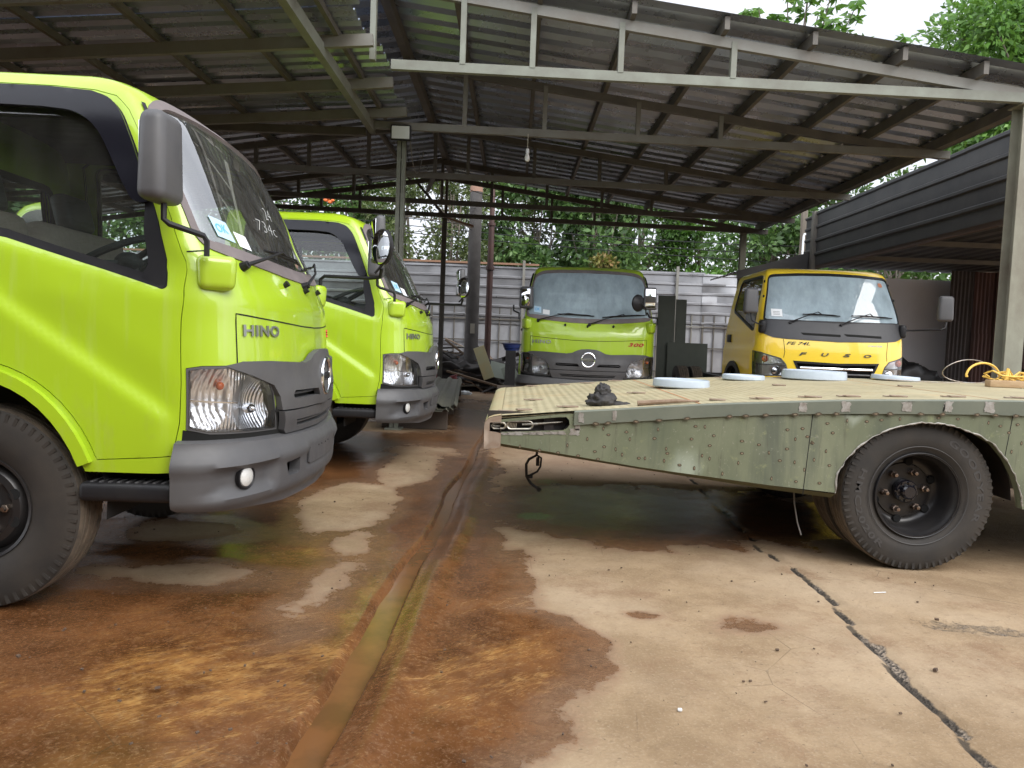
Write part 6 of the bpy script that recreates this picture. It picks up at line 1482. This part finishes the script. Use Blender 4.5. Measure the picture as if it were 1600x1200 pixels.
for fx, fz in fans:
    c = np.array([fx, rs_.uniform(-.6, .6), fz]); tk.tube([Vector((-.3 + fx * .4, 0, 8.3 + .2 * rs_.rand())), Vector((fx * .8 - .06, c[1] * .5, (fz + 8.4) / 2)), Vector(c)], [.03, .02, .012], 5)
    for _ in range(5):
        cc = c + rs_.normal(0, .17, 3); k = 8; ang = np.linspace(0, 2 * pi, k, endpoint=False) + rs_.rand(); ax = rs_.normal(0, .35, 2)
        D = np.stack([np.cos(ang), np.sin(ang), -.45 + ax[0] * np.cos(ang) + ax[1] * np.sin(ang)], 1); V, F = leaves(np.repeat(cc[None], k, 0), D * 3, .27, .20, rs_, .1); Vs.append(V); Fs.append(F + o_); o_ += len(V)
me = bpy.data.meshes.new('crown'); fast_mesh(me, np.concatenate(Vs), np.concatenate(Fs)); me.materials.append(LM['light']); o = bpy.data.objects.new('crown', me); C.objects.link(o); o.parent = pt_; tk.build('trunk', BARK, pt_)
# unseen wall and trees added behind the viewer: block low sky, show in reflections
q = MB(); q.box((0, 0, 2.3), (44, .3, 4.6)); q.box((0, .18, 4.5), (44.2, .1, .25))
for x_ in np.arange(-20, 21, 4): q.box((x_, .2, 2.2), (.35, .12, 4.4))
o = q.build('unseen_blocking_wall', mat('dull_render', (.13, .12, .10), .9, 0, (.08, .075, .065), 1.5), None, smooth=False, loc=(0, -8, 0)); tag(o, 'long dull wall behind the viewer, unseen, added to block low sky light', 'wall')
for i, (x, y) in enumerate(((-9, -12), (6, -13))): tree('added_unseen_tree', x, y, 8, 3.2, 2, 2500, .4, 'mid', 120 + i, ('added unseen leafy tree far behind the viewer on the left', 'added unseen leafy tree far behind the viewer on the right')[i], 'tree', None, clumps=30)

bc = empty('unseen_shade_canopy', (0, 0, 0)); tag(bc, 'unseen zinc canopy beside and behind the viewer, added to shade the near truck', 'canopy')  # canopy added out of view to keep sky light off the near truck
corrugated('roof_sheet', ROOFM, bc, -13., -.9, -7.8, .15, lambda x, y: 3.65 + .03 * (x + 13), 'X', .25, .035)
for x in (-12.8, -7., -1.): MB().bar((x, -7.8, 3.55 + .03 * (x + 13)), (x, .1, 3.55 + .03 * (x + 13)), .08, .12).build('beam', STEEL_D, bc, smooth=False)
for x, y in ((-12.8, -7.7), (-12.8, 0), (-1.0, -7.7), (-1.0, -2.4)): hpost(x, y, 0, 3.5 + .03 * (x + 13), .1, STEEL_D, bc)
# ------------------------------------------------------------ camera, sky, sun
cam = bpy.data.cameras.new('camera'); co = bpy.data.objects.new('camera', cam); C.objects.link(co)
pt, rl = .05995, .03864
fw = Vector((0, cos(pt), -sin(pt))); up = Vector((0, sin(pt), cos(pt))); rt = Vector((1, 0, 0))
r2 = rt * cos(rl) + up * sin(rl); u2 = up * cos(rl) - rt * sin(rl)
M = Matrix((r2, u2, -fw)).transposed().to_4x4(); M.translation = (0, 0, 1.1316); co.matrix_world = M
cam.sensor_width = 36; cam.lens = 1148.8 / 1600 * 36; cam.clip_end = 2000; cam.clip_start = .05
SC.camera = co
w = bpy.data.worlds.new('World'); SC.world = w; w.use_nodes = True; nt = w.node_tree; nt.nodes.clear()
out = N(nt, 'ShaderNodeOutputWorld'); bg = N(nt, 'ShaderNodeBackground'); L(nt, bg.outputs[0], out.inputs[0])
sky = N(nt, 'ShaderNodeTexSky'); sky.sky_type = 'NISHITA'; sky.sun_disc = False; SE, SR = radians(41), radians(142)
sky.sun_elevation = SE; sky.sun_rotation = SR; sky.air_density = 1; sky.dust_density = 2
tc = N(nt, 'ShaderNodeTexCoord'); mp = N(nt, 'ShaderNodeMapping'); mp.inputs['Scale'].default_value = (1, 1, 2.2); L(nt, tc.outputs['Generated'], mp.inputs[0])
cn = N(nt, 'ShaderNodeTexNoise'); cn.inputs['Scale'].default_value = 2.3; cn.inputs['Detail'].default_value = 6; L(nt, mp.outputs[0], cn.inputs[0])
cl = ramp(nt, cn.outputs[0], [(.3, (6.2, 6.5, 7.2)), (.7, (9., 9.2, 9.7))])
sx_ = N(nt, 'ShaderNodeSeparateXYZ'); L(nt, tc.outputs['Generated'], sx_.inputs[0])
br = N(nt, 'ShaderNodeMapRange', interpolation_type='SMOOTHSTEP'); L(nt, sx_.outputs[1], br.inputs[0]); br.inputs[1].default_value = .7; br.inputs[2].default_value = -.6; br.inputs[3].default_value = .78; br.inputs[4].default_value = 1.9
vm = N(nt, 'ShaderNodeVectorMath', operation='SCALE'); L(nt, cl, vm.inputs[0]); L(nt, br.outputs[0], vm.inputs['Scale'])
mx = mixc(nt, .88, sky.outputs[0], vm.outputs[0]); L(nt, mx, bg.inputs[0]); bg.inputs[1].default_value = .13
sl = bpy.data.lights.new('sun', 'SUN'); sl.energy = 1.35; sl.angle = radians(35); sl.color = (1, .96, .9)
so = bpy.data.objects.new('sun', sl); C.objects.link(so)
# nishita: rotation 0 = +Y, clockwise seen from above
sd = Vector((sin(SR) * cos(SE), cos(SR) * cos(SE), sin(SE))); so.rotation_euler = sd.to_track_quat('Z', 'Y').to_euler()
SC.view_settings.view_transform = 'Standard'; SC.view_settings.look = 'None'; SC.view_settings.exposure = .64; SC.view_settings.gamma = 1
SC.cycles.max_bounces = 8; SC.cycles.diffuse_bounces = 4; SC.cycles.glossy_bounces = 4; SC.cycles.transparent_max_bounces = 24; SC.cycles.sample_clamp_indirect = 6
SC.cycles.use_denoising = True
